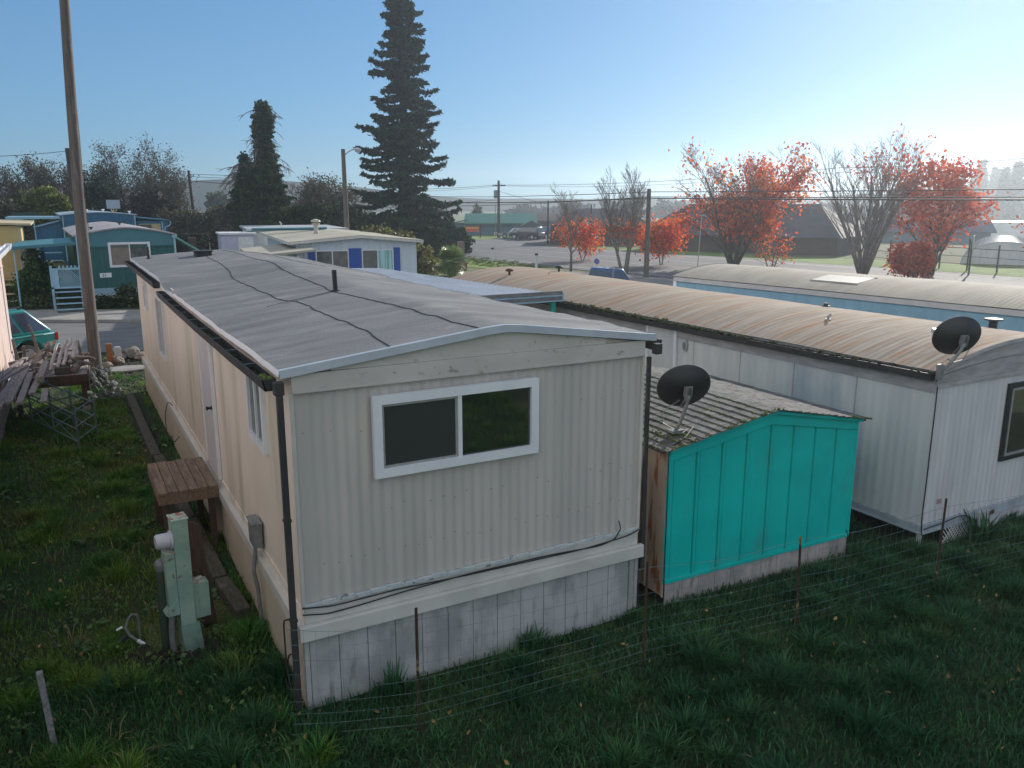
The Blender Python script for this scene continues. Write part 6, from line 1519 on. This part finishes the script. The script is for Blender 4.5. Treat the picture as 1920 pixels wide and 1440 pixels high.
for k in range(34):
    A = math.pi + rd.gauss(0, .5); p = Vector((-1.9+rd.uniform(-.3,.3), 0, rd.uniform(5.2, 8.4))); d_ = Vector((math.cos(A), math.sin(A)*.5, rd.uniform(-.3,.5))); pts = [p]; L_ = rd.uniform(.8, 2.1)
    for q in range(5): d_.z -= .2; pts.append(pts[-1] + d_.normalized()*L_/5 + Vector((rd.uniform(-.08,.08),)*3))
    tw.tube(pts, [.05,.045,.035,.028,.02,.014], 3, cap=False)
    for q in range(5):
        i = rd.randint(1, 4); dd = (d_.normalized() + Vector((rd.uniform(-1,1), rd.uniform(-1,1), rd.uniform(-1,.8)))).normalized(); tw.tube([pts[i], pts[i]+dd*L_*.3], [.026,.012], 3, cap=False)
tw.build('twigs', M_barkl, t, fix=False)
bl_ = []
for z, r_ in ((12.4,.62),(11.7,.80),(10.9,.80),(10.1,.72),(9.3,.78),(8.5,.85),(7.7,1.0),(6.9,1.2),(6.0,1.45),(5.0,1.65),(4.0,1.75),(3.0,1.7),(2.0,1.7)): bl_.append((.12*math.sin(z*1.7), 0, z, r_*1.15, r_*1.1, .66))
bl_ += [(-1.5,0,7.7,.55,.5,.9), (-1.8,0,8.4,.35,.3,.45), (-1.6,0,6.7,.85,.7,1.0), (-1.9,0,5.4,1.1,.9,1.0), (-2.0,0,4.2,1.2,1,1.0), (-1.7,0,3.0,1.2,1,1.1)]
leaf_mesh('ivy', scatter_ellipsoids(bl_, 42000), .17, M_ivy, t)

def bush(name, label, loc, blobs, n, size, m, twigm=None, seed=1, cat='shrub', group=None, twigh=2.5, ntw=6, stem=True):
    t = tree_thing(name, label, loc, group, cat)
    if n: leaf_mesh('foliage', scatter_ellipsoids(blobs, n), size, m, t)
    if stem: 
        g = MB(); rd = random.Random(seed)
        for b in blobs[:4]: g.tube([(b[0]*.5, b[1]*.5, 0), (b[0], b[1], b[2])], [.12, .04], 6)
        g.build('stem', M_bark, t)
    return t
# domed bare trees and shrubs at the back
def twigtree(label, loc, h, w, seed, m=M_barkl, leaf=None, nl=0, ls=.2, group=None, name='bare_tree', levels=3, n_main=18, multi=2, rtw=2.0, nsub=7):
    t = tree_thing(name, label, loc, group)
    limbs, ends = grow((0,0,0), h*.78, seed=seed, spread=.9, fit=(h, w), n_main=n_main, nsub=nsub, levels=levels, start=.08, r0=.28, up=.55, multi=multi, wob=.16)
    limb_mb(limbs, 0, 1).build('trunk', M_bark, t, fix=False); limb_mb(limbs, 2, 9, rtw).build('twigs', m, t, fix=False)
    if leaf: leaf_mesh('foliage', clumps(ends, max(1, nl//len(ends)), .35), ls, leaf, t)
    return t
twigtree('large domed bare tree with a pointed top behind the dark blue home', (7.4, 90.5, 0), 11.3, 4.6, 101, leaf=M_shrubb, nl=5200, ls=.11)
twigtree('bare domed tree merging with the pointed one beside the thin pole', (10.6, 90, 0), 8.3, 3.0, 102, leaf=M_shrubb, nl=4500, ls=.11)
twigtree('scrubby olive tree at the pole side of the domed trees', (4.6, 90, 0), 8.4, 2.9, 103, leaf=M_shrub, nl=9000, ls=.14)
twigtree('tangled bare shrub tree with a purplish crown beyond the yellow home', (-2.4, 85, 0), 8.8, 3.6, 104, leaf=M_shrubb, nl=4200, ls=.11)
twigtree('bare shrub tree next to the purplish one, leaning over the faded red roof', (.2, 86, 0), 8.4, 3.0, 105, leaf=M_shrubb, nl=3800, ls=.11)
bush('feathery_bush', 'feathery yellow green bush glowing in the sun behind the dark sign', (-.4, 76, 0), [(-1.0,0,4.7,1.0,1,.9), (.1,0,5.0,1.2,1,.9), (1.0,0,4.3,.9,.9,.9), (.3,0,3.6,1.6,1.2,1.2), (1.6,0,3.6,.8,.7,.5)], 6500, .17, M_yel)
bush('hedge', 'dark tangled hedge under the yellow green bush', (-2.3, 77, 0), [(-1.8,0,3.0,1.8,1.5,2.0), (.5,0,2.6,2,1.5,2.0), (2.6,0,2.6,1.8,1.5,1.9), (4.4,0,2.2,1.6,1.3,1.8)], 9000, .2, M_shrubb, cat='hedge')
bush('conifer_bush', 'dark pointed evergreen next to the leaning pole behind the faded red roof', (3.0, 86, 0), [(0,0,3.6,1.1,1,2.4), (.8,0,3.8,1.1,1,2.8), (1.6,0,3.4,1.1,1,2.4), (.2,0,5.4,.4,.4,1.2)], 7000, .2, M_needle)
bush('domed_shrub', 'dense blackish domed shrub above the annex roof', (7.4, 79, 0), [(0,0,3.6,2.0,1.6,1.9), (1.4,0,3.2,1.4,1.2,1.6), (-1.2,0,3.0,1.2,1.2,1.4)], 12000, .17, mat('shrub_black', (.022,.018,.014), (.04,.03,.02), rough=.8, isl=.5))
bush('hedge', 'brown green hedge behind the tall court fence', (11.5, 74, 0), [(-3,0,2,1.8,1.4,1.9), (-1,0,2.0,1.8,1.4,1.8), (1,0,2.1,1.8,1.4,2.1), (3,0,1.8,1.6,1.2,1.8)], 12000, .18, M_shrubb, cat='hedge')
bush('laurel_bush', 'dark green leafy bush at the foot of the ivy tree', (17.8, 68, 0), [(-1.4,0,2.6,1.7,1.3,1.6), (.4,0,2.8,1.8,1.3,1.6)], 8000, .19, M_ivy)
bush('laurel_bush', 'leafy green bush beneath the dark pole next to the ivy tree', (20.6, 68, 0), [(-.6,0,2.8,1.7,1.3,1.6), (.8,0,3.0,1.2,1.0,1.5), (1.6,0,2.4,1.3,1.2,1.6)], 8000, .19, M_shrub)
twigtree('bare brown shrub tree behind the street lamp pole', (21.8, 80, 0), 7.2, 3.0, 111, leaf=M_shrubb, nl=3000, ls=.13)
twigtree('bare brown shrub tree between the lamp pole and the spruce', (24.2, 80, 0), 6.4, 2.6, 112, leaf=M_shrubb, nl=3000, ls=.13)
twigtree('pale bare shrub tree right above the round roof vent', (20.6, 82, 0), 6.9, 2.6, 113)
bush('bramble_bush', 'brown bramble bush filling below the bare shrub trees', (23.3, 76, 0), [(-2.8,0,2,2,1.5,2.0), (-.5,0,2.1,2,1.5,2.1), (1.8,0,1.9,2,1.5,1.9)], 12000, .18, M_shrubb)
bush('rhododendron_bush', 'rounded pale leaved bush behind the roof with blue shutters', (15.4, 42.4, 0), [(-.2,0,2.2,1.3,1.1,1.15), (1.0,-.1,1.9,1.2,1,1.2), (2.0,-.4,1.4,.9,.9,1.0)], 5200, .13, mat('rhodo_leaves', (.10,.11,.03), (.16,.15,.05), rough=.5, scale=1.5, isl=.5, subs=.3))
bush('round_tree', 'small round far tree seen between the court fence and the ivy tree', (30, 180, 0), [(-.2,0,4.2,2.6,2.2,2.6), (1.9,0,3.4,2.0,1.6,1.7)], 1800, .5, M_shrub)
# shrubs by the green home
bush('round_bush', 'tall green conifer bush by the porch post of the green home', (-.95, 43.0, 0), [(0,0,1.3,.65,.6,1.25), (.4,0,1.0,.55,.5,.9), (-.5,0,.8,.6,.5,.8)], 4200, .09, M_brgrn)
bush('low_bush', 'sunlit yellow green shrub below the stair landing', (-2.0, 44.0, 0), [(0,0,.6,.75,.5,.6), (-.7,0,.4,.5,.4,.4)], 1600, .09, M_yel)
bush('low_bush', 'bright leafy shrub at the skirting of the green home next to the cream home', (3.3, 39.6, 0), [(0,0,.45,.62,.5,.55), (.5,0,.4,.5,.4,.45)], 2400, .075, M_brgrn)
bush('low_bush', 'spiky green plant in front of the green home skirting', (2.45, 39.7, 0), [(0,0,.5,.55,.4,.6)], 1200, .10, M_shrub)
bush('low_bush', 'small dark shrub close to the leaning utility pole at the green home', (1.55, 39.7, 0), [(0,0,.32,.55,.4,.4), (.5,0,.25,.4,.4,.3)], 1300, .08, M_ivy)
bush('ground_bush', 'dark ground shrub in the shaded yard between the yellow and green homes', (-2.4, 41.0, 0), [(0,0,.2,1.5,.9,.35), (1.4,.4,.25,.9,.7,.4)], 2400, .09, M_shrub)

# fan palm
t = tree_thing('palm_tree', 'bushy fan palm with a skirt of drooping fronds by the driveway', (22.6, 49.3, 0))
MB().tube([(0,0,0), (0,0,.9)], [.26, .18], 10).build('trunk', M_bark, t)
rd = random.Random(6); V = []; F = []
for k in range(110):
    A = rd.uniform(0, 6.283); el = rd.uniform(-1.0, 1.35); c = Vector((0, 0, 1.0))
    d_ = Vector((math.cos(A)*math.cos(el), math.sin(A)*math.cos(el), math.sin(el))); L0 = rd.uniform(.25, .60); hub = c + d_*L0 + Vector((0,0,-.05))
    u = d_.cross(Vector((0,0,1))).normalized(); v = u.cross(d_)
    for q in range(11):
        ph = R(-70 + 140*q/10); dd = (d_*math.cos(ph) + u*math.sin(ph)).normalized(); L1 = rd.uniform(.62, .85); wv = dd.cross(v).normalized()*.038
        tip = hub + dd*L1 + Vector((0,0,-.16*rd.random())); mid = hub + dd*L1*.55 + v*.02
        i = len(V); V += [tuple(hub-wv*.4), tuple(hub+wv*.4), tuple(mid+wv), tuple(mid-wv), tuple(tip)]; F += [(i, i+1, i+2), (i, i+2, i+3), (i+3, i+2, i+4)]
npmesh('crown', V, F, M_palm, t)

# spindly foreground weeds against the skirt
for (x, y, s_, lab) in ((2.35, 6.62, 1.0, 'grassy weed tuft against the weathered skirt near the rusty fence post'), (3.9, 6.66, .9, 'broad leaved weed growing by the middle of the weathered skirt'), (10.75, 6.1, 1.5, 'dark weed clump in front of the white lattice panel')):
    r_ = np.random.default_rng(int(x*10)); n = 90; A = r_.uniform(0, 6.283, n); L1 = r_.uniform(.12, .34, n)*s_; sp_ = r_.uniform(.15, .8, n)
    B = np.stack([r_.normal(0,.03,n)*s_*2, r_.normal(0,.03,n), np.zeros(n)], 1); T = B + np.stack([np.cos(A)*L1*sp_, np.sin(A)*L1*sp_, L1], 1); wv = np.stack([-np.sin(A), np.cos(A), 0*A], 1)*.011*s_
    M_ = (B+T)/2 + np.array([0,0,.03]); Vv = np.stack([B-wv*.5, B+wv*.5, M_+wv, M_-wv, T], 1).reshape(-1, 3); b_ = np.arange(n)[:, None]*5
    o = npmesh('weed_tuft', Vv, np.concatenate([b_+np.array([[0,1,2]]), b_+np.array([[0,2,3]]), b_+np.array([[3,2,4]])]), M_grassd); o.location = (x, y, .0); tag(o, lab, 'weed')

# ================================================================ FAR LAND
def ridge(name, pts, m, depth=120, seed=0):
    g = MB(); rows = [[], [], []]
    for (x, y, h) in pts: rows[0].append((x, y, -1)); rows[1].append((x*1.03, y*1.03, h)); rows[2].append((x*1.12, y*1.12, -1))
    g.grid(rows); return tag(g.build(name, m, fix=False), kind='structure')
def arc(a0, a1, dist, hf, n=80): return [(math.sin(R(a0+(a1-a0)*i/n))*dist, math.cos(R(a0+(a1-a0)*i/n))*dist, hf(i/n)) for i in range(n+1)]
ridge('hills', arc(-12, 40, 540, lambda t: 8 + 12*math.exp(-((t-.47)/.16)**2) + 10*math.exp(-((t-.08)/.2)**2) + 2*noise.noise(Vector((t*9, 0, 0)))), M_hill)
ridge('hills', arc(30, 82, 520, lambda t: 7 + 6*t + 3*noise.noise(Vector((t*8, 3, 0)))), M_hill)
rd = random.Random(44); firs = []
protos = []
for k in range(4): protos.append(conifer('fir_tree', 'hazy dark fir in the distant wood beyond the greenhouses', (0,0,-80), 15+2*k, 3.0+.3*k, 200+k, n_whorl=20, m=M_fir, dens=.55, leafs=.9, limb=False, group='firs of the distant wood'))
k = 0
for i in range(90):
    A = R(55 + 12*rd.random()**.8); D_ = rd.uniform(300, 400); 
    if k < 4: o = protos[k]
    else:
        o = protos[k % 4].copy(); C.objects.link(o)
        for ch in [c_ for c_ in bpy.data.objects if c_.parent == protos[k % 4]]: c2 = ch.copy(); C.objects.link(c2); c2.parent = o
    k += 1
    s_ = (.62 + .35*rd.random()) * (1.15 if math.degrees(A) > 57.5 else .75); o.scale = (s_*1.2, s_*1.2, s_); o.location = (math.sin(A)*D_, math.cos(A)*D_, 0)
for i in range(0): pass
tag(leaf_mesh('treeline', scatter_ellipsoids([(math.sin(R(a))*300, math.cos(R(a))*300, 1.2, 9, 6, 2.6+1.6*math.sin(a*2.1)) for a in np.arange(30, 75, 1.6)], 14000), 1.3, M_fir), 'low hazy line of far trees closing the fields', 'treeline', kind='stuff')

# ================================================================ AIR, SKY, SUN, CAMERA
hz = MB().box(-640, 640, -400, 640, -3, 30).build('haze', mat('haze_air', (.5,.5,.5)))
hz.data.materials.clear(); hm = bpy.data.materials.new('haze_volume'); hm.use_nodes = True; hn = hm.node_tree
for nd in list(hn.nodes):
    if nd.type != 'OUTPUT_MATERIAL': hn.nodes.remove(nd)
pv = hn.nodes.new('ShaderNodeVolumePrincipled'); pv.inputs['Color'].default_value = (.80,.90,1,1); pv.inputs['Density'].default_value = .0008; pv.inputs['Anisotropy'].default_value = .68
hn.links.new(pv.outputs[0], hn.nodes['Material Output'].inputs['Volume']); hz.data.materials.append(hm); tag(hz, kind='stuff'); hz['label'] = 'thin pale morning haze filling the air over the whole place'

AZ, EL = 61.0, 21.0
GAM, TINT = .55, (.45, .78, 1.12, 1)
FILL_DIR, FILL_COL = (-.65, -.55, .50), (6.2, 6.1, 5.9, 1)  # direction and colour of the fill light added to the sky
w = bpy.data.worlds.new('World'); sc.world = w; w.use_nodes = True; nt = w.node_tree
sky = nt.nodes.new('ShaderNodeTexSky'); sky.sky_type = 'NISHITA'; sky.sun_disc = False; sky.sun_elevation = R(EL); sky.sun_rotation = R(AZ); sky.air_density = 1.0; sky.dust_density = .1; sky.ozone_density = 3.0
bg = nt.nodes['Background']; bg.inputs[1].default_value = .15
gm = nt.nodes.new('ShaderNodeGamma'); gm.inputs[1].default_value = GAM; nt.links.new(sky.outputs[0], gm.inputs[0])
tn = nt.nodes.new('ShaderNodeMix'); tn.data_type = 'RGBA'; tn.blend_type = 'MULTIPLY'; tn.inputs['Factor'].default_value = 1; tn.inputs[7].default_value = TINT
nt.links.new(gm.outputs[0], tn.inputs[6]); 
# unseen pale patch added to the sky behind the viewer, brightening the shaded walls
tcw = nt.nodes.new('ShaderNodeTexCoord'); vd = nt.nodes.new('ShaderNodeVectorMath'); vd.operation = 'DOT_PRODUCT'; vd.inputs[1].default_value = Vector(FILL_DIR).normalized()
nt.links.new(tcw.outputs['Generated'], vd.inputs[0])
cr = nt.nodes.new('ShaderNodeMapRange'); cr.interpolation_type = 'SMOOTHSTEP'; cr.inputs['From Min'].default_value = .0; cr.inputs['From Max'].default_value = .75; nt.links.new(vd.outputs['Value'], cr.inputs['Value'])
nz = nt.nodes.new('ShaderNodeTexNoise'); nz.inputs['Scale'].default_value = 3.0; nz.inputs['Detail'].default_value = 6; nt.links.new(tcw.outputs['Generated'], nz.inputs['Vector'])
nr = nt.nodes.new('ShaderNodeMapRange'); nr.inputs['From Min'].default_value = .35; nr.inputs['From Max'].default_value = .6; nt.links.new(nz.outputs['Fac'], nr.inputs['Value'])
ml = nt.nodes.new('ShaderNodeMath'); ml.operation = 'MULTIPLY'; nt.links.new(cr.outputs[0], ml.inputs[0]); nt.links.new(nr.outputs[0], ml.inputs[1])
cm = nt.nodes.new('ShaderNodeMix'); cm.data_type = 'RGBA'; nt.links.new(ml.outputs[0], cm.inputs['Factor']); nt.links.new(tn.outputs[2], cm.inputs[6]); cm.inputs[7].default_value = FILL_COL
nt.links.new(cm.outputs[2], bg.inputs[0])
sl = bpy.data.lights.new('sun', 'SUN'); sl.energy = 4.2; sl.angle = R(.5); sl.color = (1, .93, .83)
so = bpy.data.objects.new('sun', sl); C.objects.link(so)
sd = Vector((math.sin(R(AZ))*math.cos(R(EL)), math.cos(R(AZ))*math.cos(R(EL)), math.sin(R(EL)))); so.rotation_euler = sd.to_track_quat('Z', 'Y').to_euler(); so.location = (20, 10, 40)
cam = bpy.data.cameras.new('camera'); co = bpy.data.objects.new('camera', cam); C.objects.link(co); sc.camera = co
cam.sensor_width = 36; cam.lens = 1527/1920*36; cam.clip_end = 5000; cam.clip_start = .05
co.location = (0, 0, 4.6); co.rotation_euler = (R(90-12.445), 0, R(-28.837))
sc.view_settings.view_transform = 'Standard'; sc.view_settings.look = 'None'; sc.view_settings.gamma = 1; sc.view_settings.exposure = 0.5
sc.cycles.max_bounces = 6; sc.cycles.volume_bounces = 0; sc.cycles.transparent_max_bounces = 4
